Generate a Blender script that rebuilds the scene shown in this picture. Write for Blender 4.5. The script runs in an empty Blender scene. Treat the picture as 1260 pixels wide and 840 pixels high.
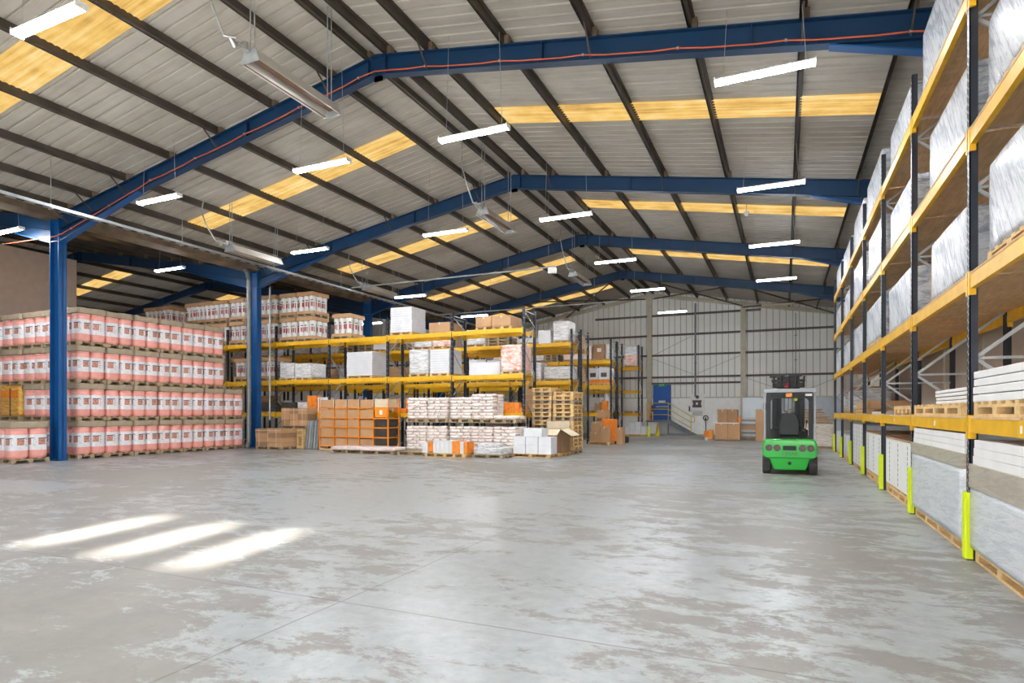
import bpy, bmesh, math, random
from mathutils import Vector, Matrix, noise
R = random.Random(7)
SC = bpy.context.scene
COL = SC.collection
ORD = ['first', 'second', 'third', 'fourth', 'fifth', 'sixth', 'seventh', 'eighth', 'ninth', 'tenth', 'eleventh', 'twelfth',
       'thirteenth', 'fourteenth', 'fifteenth', 'sixteenth', 'seventeenth', 'eighteenth', 'nineteenth', 'twentieth']

# ------------------------------------------------------------------ materials
def lin(c):
    return tuple(((v / 255) / 12.92 if v / 255 <= .04045 else ((v / 255 + .055) / 1.055) ** 2.4) for v in c) + (1,)

class NT:
    def __init__(s, name):
        s.m = bpy.data.materials.new(name); s.m.use_nodes = True
        s.t = s.m.node_tree; s.t.nodes.clear()
        s.out = s.n('ShaderNodeOutputMaterial')
        s.b = s.n('ShaderNodeBsdfPrincipled'); s.l(s.b.outputs[0], s.out.inputs[0])
    def n(s, ty, **k):
        o = s.t.nodes.new(ty)
        for a, v in k.items(): setattr(o, a, v)
        return o
    def l(s, a, b): s.t.links.new(a, b)
    def coord(s, kind='Object', scale=(1, 1, 1), rot=(0, 0, 0)):
        tc = s.n('ShaderNodeTexCoord'); mp = s.n('ShaderNodeMapping')
        mp.inputs['Scale'].default_value = scale; mp.inputs['Rotation'].default_value = rot
        s.l(tc.outputs[kind], mp.inputs[0]); return mp.outputs[0]
    def noise(s, vec, sc, det=4, rough=.55, dist=0):
        o = s.n('ShaderNodeTexNoise'); o.inputs['Scale'].default_value = sc
        o.inputs['Detail'].default_value = det; o.inputs['Roughness'].default_value = rough
        o.inputs['Distortion'].default_value = dist
        if vec is not None: s.l(vec, o.inputs['Vector'])
        return o.outputs['Fac']
    def ramp(s, fac, stops):
        o = s.n('ShaderNodeValToRGB'); e = o.color_ramp.elements
        while len(e) < len(stops): e.new(.5)
        for k, (p, c) in enumerate(stops):
            e[k].position = p; e[k].color = c if len(c) == 4 else lin(c)
        s.l(fac, o.inputs[0]); return o.outputs[0]
    def mix(s, f, a, b, mode='MIX'):
        o = s.n('ShaderNodeMix', data_type='RGBA', blend_type=mode)
        for sock, v in ((o.inputs[0], f), (o.inputs[6], a), (o.inputs[7], b)):
            if hasattr(v, 'is_linked'): s.l(v, sock)
            else: sock.default_value = v
        return o.outputs[2]
    def math(s, op, a, b=0, c=None):
        o = s.n('ShaderNodeMath', operation=op)
        for k, v in enumerate((a, b) if c is None else (a, b, c)):
            if hasattr(v, 'is_linked'): s.l(v, o.inputs[k])
            else: o.inputs[k].default_value = v
        return o.outputs[0]
    def bump(s, h, st=.3, d=.02):
        o = s.n('ShaderNodeBump'); o.inputs['Strength'].default_value = st; o.inputs['Distance'].default_value = d
        s.l(h, o.inputs['Height']); s.l(o.outputs[0], s.b.inputs['Normal'])
    def set(s, **k):
        for a, v in k.items(): s.b.inputs[a.replace('_', ' ')].default_value = v

def M_plain(name, c, rough=.6, metal=0, var=.12, sc=3, bump=0, spec=.5, coat=0):
    s = NT(name); v = s.coord()
    f = s.noise(v, sc, 5)
    a = lin(c); lo = tuple(x * (1 - var) for x in a[:3]) + (1,); hi = tuple(min(1, x * (1 + var)) for x in a[:3]) + (1,)
    s.l(s.ramp(f, [(.3, lo), (.7, hi)]), s.b.inputs['Base Color'])
    s.set(Roughness=rough, Metallic=metal); s.b.inputs['Specular IOR Level'].default_value = spec
    if coat: s.b.inputs['Coat Weight'].default_value = coat
    if bump: s.bump(s.noise(v, sc * 6, 4), bump, .01)
    return s.m

def M_wood(name, c, scale=(1, 1, 1), var=.25):
    s = NT(name); v = s.coord(scale=scale)
    f = s.noise(v, 7, 5, .6); g = s.noise(s.coord(), 1.3, 2)
    a = lin(c); lo = tuple(x * (1 - var) for x in a[:3]) + (1,); hi = tuple(min(1, x * (1 + var)) for x in a[:3]) + (1,)
    col = s.ramp(f, [(.35, lo), (.65, hi)])
    s.l(s.mix(.35, col, s.ramp(g, [(.35, lo), (.65, hi)])), s.b.inputs['Base Color']); s.set(Roughness=.8)
    return s.m

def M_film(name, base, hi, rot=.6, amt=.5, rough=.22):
    """stretch film: long diagonal wrinkles with painted highlight streaks, glossy, lets some of the white board show through"""
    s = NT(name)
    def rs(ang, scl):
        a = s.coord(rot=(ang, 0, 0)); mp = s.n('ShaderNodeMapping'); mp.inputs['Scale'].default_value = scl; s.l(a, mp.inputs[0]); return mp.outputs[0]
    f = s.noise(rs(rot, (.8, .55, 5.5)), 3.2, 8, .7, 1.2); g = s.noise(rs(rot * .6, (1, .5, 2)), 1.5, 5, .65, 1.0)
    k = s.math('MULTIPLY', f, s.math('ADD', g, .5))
    s.l(s.ramp(k, [(.4, lin(base)), (.56, lin(hi))]), s.b.inputs['Base Color'])  # pale streaks: whitish film plus highlights painted into the colour
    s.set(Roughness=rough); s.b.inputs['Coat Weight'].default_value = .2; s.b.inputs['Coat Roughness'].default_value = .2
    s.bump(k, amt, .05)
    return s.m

def M_emit(name, c, st):
    m = bpy.data.materials.new(name); m.use_nodes = True; t = m.node_tree; t.nodes.clear()
    o = t.nodes.new('ShaderNodeOutputMaterial'); e = t.nodes.new('ShaderNodeEmission')
    e.inputs[0].default_value = lin(c); e.inputs[1].default_value = st; t.links.new(e.outputs[0], o.inputs[0]); return m

def M_floor():
    s = NT('floor_concrete'); v = s.coord()
    big = s.noise(v, .16, 4, .55, .4)
    pat = s.noise(s.coord(scale=(.75, 1.3, 1)), 1.9, 15, .8, .25)
    fine = s.noise(v, 7, 6, .65)
    mask = s.math('ADD', s.math('MULTIPLY', big, .55), s.math('MULTIPLY', pat, .6))
    paint = s.ramp(fine, [(.3, (140, 146, 148)), (.7, (163, 170, 172))])
    bare = s.ramp(s.noise(v, 1.6, 6, .6), [(.3, (112, 105, 97)), (.7, (131, 125, 117))])
    wear = s.ramp(mask, [(.565, (0, 0, 0)), (.6, (255, 255, 255))])
    wf = s.math('MULTIPLY', wear, .74)
    col = s.mix(wf, paint, bare)
    crack = s.n('ShaderNodeTexVoronoi', feature='DISTANCE_TO_EDGE'); crack.inputs['Scale'].default_value = .9
    wv = s.n('ShaderNodeVectorMath', operation='ADD'); s.l(v, wv.inputs[0])
    nz = s.n('ShaderNodeTexNoise'); nz.inputs['Scale'].default_value = 1.7; nz.inputs['Detail'].default_value = 6; s.l(v, nz.inputs['Vector'])
    s.l(nz.outputs['Color'], wv.inputs[1]); s.l(wv.outputs[0], crack.inputs['Vector'])
    cm = s.math('MULTIPLY', s.math('LESS_THAN', crack.outputs['Distance'], .008), s.math('GREATER_THAN', big, .53))
    col = s.mix(s.math('MULTIPLY', cm, .3), col, lin((118, 112, 106)))
    # dark scuffs
    sc = s.ramp(s.noise(s.coord(scale=(.5, 2.2, 1)), 1.1, 8, .7), [(.56, (0, 0, 0)), (.74, (255, 255, 255))])
    col = s.mix(s.math('MULTIPLY', sc, .4), col, lin((104, 99, 92)))
    # saw-cut joints at x=-3.52 + 8k and y=4.2 + 8.41k
    sep = s.n('ShaderNodeSeparateXYZ'); s.l(v, sep.inputs[0])
    wob = s.math('MULTIPLY', s.math('SUBTRACT', s.noise(v, .8, 3), .5), .05)
    def joint(co, off, per):
        t = s.math('ADD', s.math('SUBTRACT', co, off), wob)
        t = s.math('ABSOLUTE', s.math('SUBTRACT', s.math('FLOORED_MODULO', s.math('ADD', t, per / 2), per), per / 2))
        return s.math('LESS_THAN', t, .011)
    j = s.math('MAXIMUM', joint(sep.outputs[0], -3.52, 7.6), joint(sep.outputs[1], 4.2, 8.41))
    col = s.mix(s.math('MULTIPLY', j, s.math('MULTIPLY_ADD', fine, 1.2, 0)), col, lin((92, 88, 84)))
    s.l(col, s.b.inputs['Base Color'])
    s.l(s.math('ADD', .3, s.math('MULTIPLY', wf, .22)), s.b.inputs['Roughness'])
    s.bump(s.math('ADD', s.math('MULTIPLY', wear, -.25), s.math('MULTIPLY', fine, .5)), .18, .01)
    return s.m

m = {}
m['floor'] = M_floor()
def M_sheet(name, c, dirt, dsc=(1, 1, 1), amt=.5):
    s = NT(name); f = s.noise(s.coord(scale=dsc), .9, 6, .6)
    g = s.noise(s.coord(scale=(.25, 6, .25)), 1.4, 5, .6)
    col = s.mix(s.math('MULTIPLY', s.ramp(g, [(.45, (0, 0, 0)), (.75, (255, 255, 255))]), amt), lin(c), lin(dirt))
    s.l(s.mix(.35, col, s.ramp(f, [(.3, dirt), (.65, c)])), s.b.inputs['Base Color']); s.set(Roughness=.6); return s.m
m['roof'] = M_sheet('roof_sheet', (196, 190, 180), (142, 133, 120))
m['clad'] = M_sheet('wall_cladding', (246, 246, 242), (226, 223, 216), (1, 1, .3), .3)
m['lowwall'] = M_plain('painted_blockwork', (248, 248, 246), .6, var=.06)
m['bwall'] = M_plain('beige_panel_wall', (232, 212, 198), .6, var=.06)
m['rwall'] = M_plain('pale_panel_wall', (205, 192, 178), .6, var=.1, sc=1)
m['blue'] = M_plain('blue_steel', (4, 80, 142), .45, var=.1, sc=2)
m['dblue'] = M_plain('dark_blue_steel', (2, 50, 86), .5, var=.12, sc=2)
m['purlin'] = M_plain('dark_purlin', (74, 66, 58), .55, var=.3, sc=1.5)
m['girt'] = M_plain('dark_girt', (88, 84, 80), .55, var=.2)
m['post'] = M_plain('cream_steel', (196, 188, 168), .5, var=.1)
m['galv'] = M_plain('galvanised_steel', (178, 184, 186), .4, .55, .15, 5)
m['galvd'] = M_plain('dull_pipe', (128, 132, 134), .45, .4, .12, 4)
m['gutter'] = M_plain('rusty_gutter', (118, 100, 78), .8, 0, .45, 1.6)
m['yellow'] = M_plain('yellow_beam', (234, 180, 28), .42, var=.12, sc=4)
m['navy'] = M_plain('dark_upright', (46, 52, 62), .4, .2, .2, 4)
m['slot'] = M_plain('upright_slot', (196, 200, 204), .5)
m['deck'] = M_wood('deck_board', (212, 176, 134), (3, .5, 1), .22)
m['pallet'] = M_wood('pallet_wood', (218, 184, 128), (2, 2, 2), .25)
m['palletd'] = M_wood('weathered_pallet_wood', (166, 146, 116), (2, 2, 2), .25)
m['lime'] = M_plain('lime_guard', (222, 240, 18), .4, var=.05)
m['card'] = M_plain('cardboard', (192, 152, 112), .8, var=.1, sc=1.5)
m['cardd'] = M_plain('dark_cardboard', (160, 124, 90), .8, var=.12, sc=1.5)
m['cardp'] = M_plain('kraft_cap', (170, 155, 132), .75, var=.12, sc=4, bump=.3)
m['tape'] = M_plain('pale_tape', (222, 206, 176), .5)
m['white'] = M_plain('white_board', (238, 238, 236), .5, var=.04)
m['whitebox'] = M_plain('white_carton', (228, 230, 234), .55, var=.05)
m['grey'] = M_plain('grey_board', (196, 196, 194), .6, var=.06)
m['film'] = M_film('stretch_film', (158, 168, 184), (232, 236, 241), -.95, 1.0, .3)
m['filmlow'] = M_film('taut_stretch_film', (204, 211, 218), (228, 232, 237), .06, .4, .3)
m['filmgrey'] = M_film('dull_stretch_film', (186, 188, 190), (238, 238, 238), .3, .5, .3)
m['filmkraft'] = M_film('film_over_kraft', (172, 162, 148), (190, 182, 168), .1, .15, .35)
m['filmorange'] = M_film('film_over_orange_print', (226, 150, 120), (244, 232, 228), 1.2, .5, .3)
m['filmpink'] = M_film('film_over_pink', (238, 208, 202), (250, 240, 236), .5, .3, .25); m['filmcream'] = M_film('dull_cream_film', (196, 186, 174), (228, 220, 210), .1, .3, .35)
m['pink'] = M_plain('pink_drum', (246, 172, 160), .3, var=.08, sc=8, coat=.3)
m['label'] = M_plain('white_label', (238, 236, 240), .35, var=.05, sc=10, coat=.3)
m['picture'] = M_plain('terracotta_picture', (198, 138, 118), .4, var=.5, sc=14)
m['print'] = M_plain('dark_print', (78, 66, 74), .5)
m['redprint'] = M_plain('red_print', (200, 96, 92), .5, var=.3, sc=12)
m['orange'] = M_plain('orange_paint', (242, 146, 34), .45, var=.1)
m['orangec'] = M_plain('orange_carton', (240, 138, 40), .6, var=.2, sc=9)
m['amberfilm'] = M_film('amber_film', (206, 140, 40), (240, 190, 90), .5, .4, .3)
m['green'] = M_plain('green_paint', (38, 184, 58), .32, var=.04, coat=.3)
m['dgreen'] = M_plain('dark_green_lettering', (30, 128, 48), .4)
m['black'] = M_plain('black_plastic', (24, 26, 28), .45, var=.2)
m['rubber'] = M_plain('tyre_rubber', (64, 64, 64), .8, var=.2, sc=10)
m['silver'] = M_plain('silver_paint', (150, 156, 160), .35, .3, .06)
m['steel'] = M_plain('bright_steel', (190, 192, 194), .3, .8, .1)
m['redlens'] = M_plain('red_lens', (82, 20, 16), .2)
m['amber'] = M_plain('amber_lens', (240, 140, 30), .25)
m['red'] = M_plain('red_paint', (206, 40, 40), .35)
m['cable'] = M_plain('orange_cable', (206, 96, 62), .5)
m['doorblue'] = M_plain('blue_door', (16, 86, 170), .4, var=.06)
m['railyel'] = M_plain('yellow_rail', (232, 200, 40), .4)
m['stair'] = M_plain('grey_stair_steel', (112, 116, 122), .55)
m['sack'] = M_plain('white_paper_sack', (238, 228, 222), .55, var=.08, sc=9, bump=.25)
m['sackprint'] = M_plain('sack_print', (214, 186, 178), .6, var=.3, sc=20)
m['lamp'] = M_emit('led_diffuser', (248, 251, 255), 150)
m['exit'] = M_plain('exit_green', (20, 150, 90), .4)
m['mirror'] = M_plain('polished_reflector', (206, 202, 194), .38, .5, .05)
m['ceramic'] = M_plain('burner_dark', (120, 92, 72), .6)
m['glasslens'] = M_plain('clear_lens', (220, 224, 226), .15)
m['greyblue'] = M_plain('pale_blue_sheet', (196, 206, 214), .3, var=.06)
m['darkcrate'] = M_plain('dark_crate_interior', (70, 66, 60), .8, var=.3)
m['ribshade'] = M_plain('painted_rib_shade', (176, 174, 168), .6)  # darker grey paints shade into the cladding recesses
m['hole'] = M_plain('slot_shadow_board', (58, 50, 44), .9)
def M_sky():
    s = NT('rooflight_grp'); v = s.coord(scale=(.3, 5, .3))
    f = s.noise(v, 1.6, 5, .6); g = s.noise(s.coord(), 1.3, 5)
    c = s.ramp(s.math('ADD', s.math('MULTIPLY', f, .6), s.math('MULTIPLY', g, .4)), [(.34, (186, 142, 78)), (.5, (226, 184, 104)), (.66, (240, 212, 150))])
    e = s.n('ShaderNodeEmission'); e.inputs[1].default_value = 1.1; s.l(c, e.inputs[0]); s.l(e.outputs[0], s.out.inputs[0]); return s.m
m['skyl'] = M_sky()

# ------------------------------------------------------------------ mesh helpers
class MB:
    def __init__(s): s.v = []; s.f = []; s.k = []; s.sm = []
    def add(s, vs, fs, k=0, smooth=False):
        b = len(s.v); s.v += [tuple(x) for x in vs]
        for f in fs: s.f.append([b + i for i in f]); s.k.append(k); s.sm.append(smooth)
        return s
    def box(s, x0, x1, y0, y1, z0, z1, k=0):
        return s.add([(x, y, z) for z in (z0, z1) for y in (y0, y1) for x in (x0, x1)],
                     [(0, 2, 3, 1), (4, 5, 7, 6), (0, 1, 5, 4), (2, 6, 7, 3), (0, 4, 6, 2), (1, 3, 7, 5)], k)
    def cbox(s, c, sz, k=0, rot=None):
        hx, hy, hz = (a / 2 for a in sz)
        vs = [Vector((x, y, z)) for z in (-hz, hz) for y in (-hy, hy) for x in (-hx, hx)]
        if rot: E = Matrix.Rotation(rot[2], 3, 'Z') @ Matrix.Rotation(rot[1], 3, 'Y') @ Matrix.Rotation(rot[0], 3, 'X'); vs = [E @ v for v in vs]
        vs = [v + Vector(c) for v in vs]
        return s.add(vs, [(0, 2, 3, 1), (4, 5, 7, 6), (0, 1, 5, 4), (2, 6, 7, 3), (0, 4, 6, 2), (1, 3, 7, 5)], k)
    def bar(s, p, q, w, h, k=0, up=(0, 0, 1)):
        p, q = Vector(p), Vector(q); d = (q - p).normalized(); u = Vector(up)
        if abs(d.dot(u)) > .98: u = Vector((0, 1, 0))
        a = d.cross(u).normalized() * w / 2; b = a.cross(d).normalized() * h / 2
        return s.add([p - a - b, p + a - b, p + a + b, p - a + b, q - a - b, q + a - b, q + a + b, q - a + b],
                     [(0, 3, 2, 1), (4, 5, 6, 7), (0, 1, 5, 4), (1, 2, 6, 5), (2, 3, 7, 6), (3, 0, 4, 7)], k)
    def cyl(s, p, q, r, n=12, k=0, r2=None, caps=True):
        p, q = Vector(p), Vector(q); d = (q - p).normalized(); u = Vector((0, 0, 1))
        if abs(d.dot(u)) > .95: u = Vector((0, 1, 0))
        a = d.cross(u).normalized(); b = a.cross(d).normalized(); r2 = r if r2 is None else r2
        cs = [(math.cos(2 * math.pi * i / n), math.sin(2 * math.pi * i / n)) for i in range(n)]
        vs = [p + (a * c + b * t) * r for c, t in cs] + [q + (a * c + b * t) * r2 for c, t in cs]
        s.add(vs, [(i, (i + 1) % n, n + (i + 1) % n, n + i) for i in range(n)], k, True)
        if caps: s.add(vs[:n], [tuple(range(n))[::-1]], k); s.add(vs[n:], [tuple(range(n))], k)
        return s
    def tube(s, pts, r, n=8, k=0):
        for a, b in zip(pts, pts[1:]): s.cyl(a, b, r, n, k)
        return s
    def prism(s, poly, axis, a, b, k=0):
        """poly in the two other axes, extruded along axis from a to b"""
        def P(u, v, w): return {'x': (w, u, v), 'y': (u, w, v), 'z': (u, v, w)}[axis]
        n = len(poly)
        vs = [P(u, v, a) for u, v in poly] + [P(u, v, b) for u, v in poly]
        return s.add(vs, [tuple(range(n)), tuple(range(n, 2 * n))[::-1]] + [(i, n + i, n + (i + 1) % n, (i + 1) % n) for i in range(n)], k)
    def mesh(s, mats, name='mesh', bevel=0, fix=True):
        me = bpy.data.meshes.new(name); me.from_pydata(s.v, [], s.f)
        for q in mats: me.materials.append(m[q])
        me.polygons.foreach_set('material_index', s.k); me.polygons.foreach_set('use_smooth', s.sm)
        if fix or bevel:
            bm = bmesh.new(); bm.from_mesh(me)
            if bevel:
                bmesh.ops.remove_doubles(bm, verts=bm.verts, dist=1e-5)
                bmesh.ops.bevel(bm, geom=[e for e in bm.edges if len(e.link_faces) == 2 and e.calc_face_angle(0) > .5], offset=bevel, segments=2, profile=.5, affect='EDGES', clamp_overlap=True)
            bmesh.ops.recalc_face_normals(bm, faces=bm.faces); bm.to_mesh(me); bm.free()
        return me

def link(name, me, parent=None, loc=(0, 0, 0), rz=0, scale=None):
    o = bpy.data.objects.new(name, me); COL.objects.link(o); o.location = loc; o.rotation_euler = (0, 0, rz)
    if scale: o.scale = scale
    if parent is not None: o.parent = parent
    return o
def obj(name, mb, mats, parent=None, loc=(0, 0, 0), bevel=0):
    """geometry given in the parent's frame"""
    return link(name, mb.mesh(mats, name, bevel), parent, loc)
def tag(o, label, cat, group=None, kind=None):
    o['label'] = label; o['category'] = cat
    if group: o['group'] = group
    if kind: o['kind'] = kind
    return o
def thing(name, label, cat, loc=(0, 0, 0), rz=0, group=None):
    return tag(link(name, None, None, loc, rz), label, cat, group)
def struct(name, mb, mats, parent=None, label=None):
    o = obj(name, mb, mats, parent)
    if parent is None: o['kind'] = 'structure'
    return o

def soft_mesh(sx, sy, sz, r, mats, n=8, amp=.01, seed=0, top=0, kf=None):
    """rounded, slightly irregular block with its base at z=0, centred in x and y"""
    bm = bmesh.new(); bmesh.ops.create_cube(bm, size=2)
    bmesh.ops.subdivide_edges(bm, edges=bm.edges, cuts=n, use_grid_fill=True)
    h = Vector((sx / 2, sy / 2, sz / 2)); r = min(r, min(h) * .95)
    for v in bm.verts:
        p = Vector((v.co.x * h.x, v.co.y * h.y, v.co.z * h.z))
        i = Vector([max(-a + r, min(a - r, c)) for a, c in zip(h, p)])
        d = p - i
        if d.length > 1e-6: p = i + d.normalized() * r
        nn = noise.noise_vector(p * 3 + Vector((seed * 7.3, seed * 1.7, 0)))
        p += nn * amp
        if top and p.z > 0: p.z += noise.noise(Vector((p.x * 5 + seed, p.y * 5, seed))) * top
        v.co = p + Vector((0, 0, h.z))
    me = bpy.data.meshes.new('soft'); 
    for q in mats: me.materials.append(m[q])
    for f in bm.faces:
        f.smooth = True
        if kf: f.material_index = kf(f.calc_center_median(), f.normal)
    bm.to_mesh(me); bm.free(); return me

# ------------------------------------------------------------------ building
RID, VAL, EAV, SL = -9.28, -22.53, 3.97, .172
RID2, FAR = RID - 26.5, -49.03
def zr(x):
    return 10.56 - SL * (abs(x - RID) if x >= VAL else abs(x - RID2))
FR = [-4.31, 4.10, 12.51, 20.92, 29.33, 37.74]
YE, YB = 46.2, -4.5
fl = MB().box(FAR, 4.3, YB - 4, YE + .3, -.2, 0); struct('floor', fl, ['floor'])

def roof_slope(xa, xb, mb):
    # profile repeats along y, ribs run down the slope (recessed rib every 1/3 m)
    y = YB; pts = []
    while y < YE:
        pts += [(y, 0), (y + .27, 0), (y + .285, .045), (y + .32, .045)]; y += .336
    pts.append((YE, 0))
    base = []
    for yy, dz in pts:
        for xx in (xa, xb): base.append((xx, yy, zr(xx) + .235 + dz))
    mb.add(base, [(2 * i, 2 * i + 2, 2 * i + 3, 2 * i + 1) for i in range(len(pts) - 1)])
    up = [(x, y, z + .12) for x, y, z in base]
    mb.add([up[0], up[1], up[-1], up[-2]], [(0, 1, 2, 3)])
rf = MB()
for a, b in ((EAV + .2, RID), (RID, VAL + .3), (VAL - .5, RID2), (RID2, FAR)): roof_slope(a, b, rf)
o = link('ceiling', rf.mesh(['roof'], 'ceiling', fix=False)); o['kind'] = 'structure'
# ridge caps
rc = MB()
for x in (RID, RID2): rc.prism([(x - .3, zr(x) + .17), (x, zr(x) + .225), (x + .3, zr(x) + .17), (x, zr(x) + .21)], 'y', YB, YE)
struct('trim_1', rc, ['roof'])
# valley gutter
g = MB(); g.prism([(VAL - .75, 8.56), (VAL - .55, 8.2), (VAL + .25, 8.2), (VAL + .32, 8.6), (VAL + .28, 8.6), (VAL + .2, 8.25), (VAL - .5, 8.25), (VAL - .7, 8.6)], 'y', YB, YE)
struct('trim_2', g, ['gutter'])

# rooflights
def skylight(n, side, yc, ridge):
    mb = MB(); sg = 1 if side > 0 else -1
    xs = [ridge + sg * t for t in (1.58, 11.3)]; y = yc - .56
    prof = []
    while y < yc + .55: prof += [(y, 0), (y + .05, -.02), (y + .09, 0)]; y += .14
    base = []
    for yy, dz in prof:
        for xx in xs: base.append((xx, yy, zr(xx) + .215 + dz))
    mb.add(base, [(2 * i, 2 * i + 2, 2 * i + 3, 2 * i + 1) for i in range(len(prof) - 1)])
    o = link('window_%d' % n, mb.mesh(['skyl'], 'rooflight', fix=False)); o['kind'] = 'structure'
nsk = 0
for yc in (-.2, 8.25, 16.45, 24.85, 33.25, 41.7):
    for side in (-1, 1):
        if yc > 40 and side > 0: continue
        nsk += 1; skylight(nsk, side, yc, RID)
for yc in (16.45, 24.85, 33.25):
    nsk += 1; skylight(nsk, -1, yc, RID2)
    nsk += 1; skylight(nsk, 1, yc, RID2)

# cladding of the end gable
def cladding(mb, x0, x1, y, z0, ztop):
    x = x0
    while x < x1 - .01:
        xe = min(x + .42, x1)
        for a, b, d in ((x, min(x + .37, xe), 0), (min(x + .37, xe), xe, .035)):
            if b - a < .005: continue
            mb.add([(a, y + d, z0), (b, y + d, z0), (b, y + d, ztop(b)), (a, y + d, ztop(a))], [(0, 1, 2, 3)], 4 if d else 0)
            mb.add([(b, y, z0), (b, y + .035, z0), (b, y + .035, ztop(b)), (b, y, ztop(b))], [(0, 1, 2, 3)])
        x = xe
    mb.box(x0, x1, y + .05, y + .1, z0, min(ztop(x0), ztop(x1)))
cl = MB(); cladding(cl, VAL, EAV + .2, YE, 2.7, lambda x: zr(x) + .24)
cladding(cl, FAR, VAL, YE, 2.7, lambda x: zr(min(x, VAL - .01)) + .24)
cl.box(FAR, EAV + .2, YE - .02, YE + .1, 0, 2.7, 1)
cl.box(FAR, EAV + .2, YE - .06, YE + .1, 2.66, 2.74, 2)
cl.box(-1.2, EAV + .2, YE - .05, YE - .02, 0.0, 2.66, 3)
o = struct('wall_back', cl, ['clad', 'lowwall', 'grey', 'greyblue', 'ribshade'])
rw = MB(); rw.box(EAV + .3, EAV + .4, YB, YE, 0, 8.7).box(3.6, 3.68, YB, YE - .1, 0, 7.3)
for k in range(0, 16): rw.box(3.56, 3.6, YB + k * 3.2, YB + k * 3.2 + .1, 0, 7.3, 1)
rw.box(3.56, 3.6, YB, YE - .1, 7.2, 7.3, 1)
struct('wall_right', rw, ['rwall', 'post'])
struct('wall_left', MB().box(FAR - .1, FAR, YB, YE, 0, 8.6), ['bwall'])
pw = MB().box(RID2 - .1, RID2 + .08, 2.0, 20.75, 0, 10.02); struct('wall_partition', pw, ['bwall'])
# wall behind the camera: wide opening added for ambient light, three windows shaped to the sun patches
fw = MB(); yb = YB
fw.box(FAR, -21, yb - .1, yb, 0, 8.4); fw.box(-21, EAV + .2, yb - .1, yb, 3.1, 5.3)
wins = [(-4.32, -3.78), (-5.62, -5.02), (-7.05, -6.45)]
xs = [-21] + [v for w in sorted(wins) for v in w] + [EAV + .2]
for a, b in zip(xs[::2], xs[1::2]): fw.box(a, b, yb - .1, yb, 5.3, 6.45)
fw.box(-21, EAV + .2, yb - .1, yb, 6.45, 8.3)
fw.prism([(VAL, 8.2), (EAV + .2, 8.2), (EAV + .2, 8.6), (RID, 10.9), (VAL, 8.6)], 'y', yb - .1, yb)
fw.prism([(FAR, 8.3), (VAL, 8.3), (VAL, 8.6), (RID2, 10.9), (FAR, 8.6)], 'y', yb - .1, yb)
fw.box(EAV - .6, EAV + .2, yb - .1, yb, 0, 3.1)
struct('wall_front', fw, ['bwall'])

# girts and gable posts
tn = 3
for z, x0, x1 in ((8.86, -13.5, -1.5), (7.37, -20, EAV), (5.87, FAR, EAV), (4.23, FAR, EAV), (3.77, RID, -2.7)):
    struct('trim_%d' % tn, MB().box(x0, x1, YE - .17, YE - .05, z - .07, z + .07), ['girt']); tn += 1
for x in (-15.9, RID, -2.66):
    t = MB().box(x - .17, x + .17, YE - .24, YE - .2, 0 if x != RID else 0, zr(x) + .1)
    t.box(x - .17, x + .17, YE - .09, YE - .065, 0, zr(x) + .1).box(x - .04, x + .04, YE - .2, YE - .09, 0, zr(x) + .1)
    p = obj('gable_post', t, ['post'])
    tag(p, {-15.9: 'cream steel gable post hidden partly by the pallet racks', RID: 'cream steel gable post rising to the ridge beside the blue door', -2.66: 'cream steel gable post above the stacked cartons on the end wall'}[x], 'post')
for x, lab in ((-5.93, 'thin grey downpipe on the end wall above the notice board'), (.72, 'thin grey conduit on the end wall above the forklift')):
    t = MB().cyl((x, YE - .24, 2.75), (x, YE - .24, zr(x) - .4), .06 if x < 0 else .025, 10)
    for z in (3.5, 5.2, 6.9): t.box(x - .09, x + .09, YE - .26, YE - .16, z, z + .04)
    tag(obj('wall_pipe', t, ['galvd']), lab, 'pipe')
# gable rafter strip
t = MB()
for a, b in ((VAL, RID), (RID, EAV)): t.bar((a, YE - .12, zr(a) - .1), (b, YE - .12, zr(b) - .1), .14, .26)
struct('trim_%d' % tn, t, ['post']); tn += 1

# purlins
def pur(x, lab, i):
    z = zr(x); t = MB(); sg = 1 if (x > RID or RID2 < x < VAL) else -1
    t.box(x - .012, x + .012, YB, YE - .05, z, z + .225)
    t.box(x - .07 if sg > 0 else x, x if sg > 0 else x + .07, YB, YE - .05, z, z + .03)
    t.box(x if sg > 0 else x - .07, x + .07 if sg > 0 else x, YB, YE - .05, z + .195, z + .225)
    t.box(x - .06, x - .03, YB, YE - .05, z, z + .05)
    for y in FR[1:]: t.box(x + .012, x + .11, y - .09, y + .09, z - .01, z + .2, 1)
    tag(obj('roof_purlin', t, ['purlin', 'gutter']), lab, 'purlin', 'roof purlins')
OFFS = [.3, 1.5, 3.5, 5.55, 7.6, 9.6, 11.3, 12.6]
for i, d in enumerate(OFFS):
    pur(RID + d, 'long dark purlin under the right-hand roof slope, %s down from the ridge' % ORD[i], i)
    pur(RID - d, 'long dark purlin under the left-hand roof slope, %s down from the ridge' % ORD[i], i)
    pur(RID2 + d, 'dark purlin of the roof beyond the blue columns, %s down its near slope' % ORD[i], i)
    pur(RID2 - d, 'dark purlin of the roof beyond the blue columns, %s down its far slope' % ORD[i], i)

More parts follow.
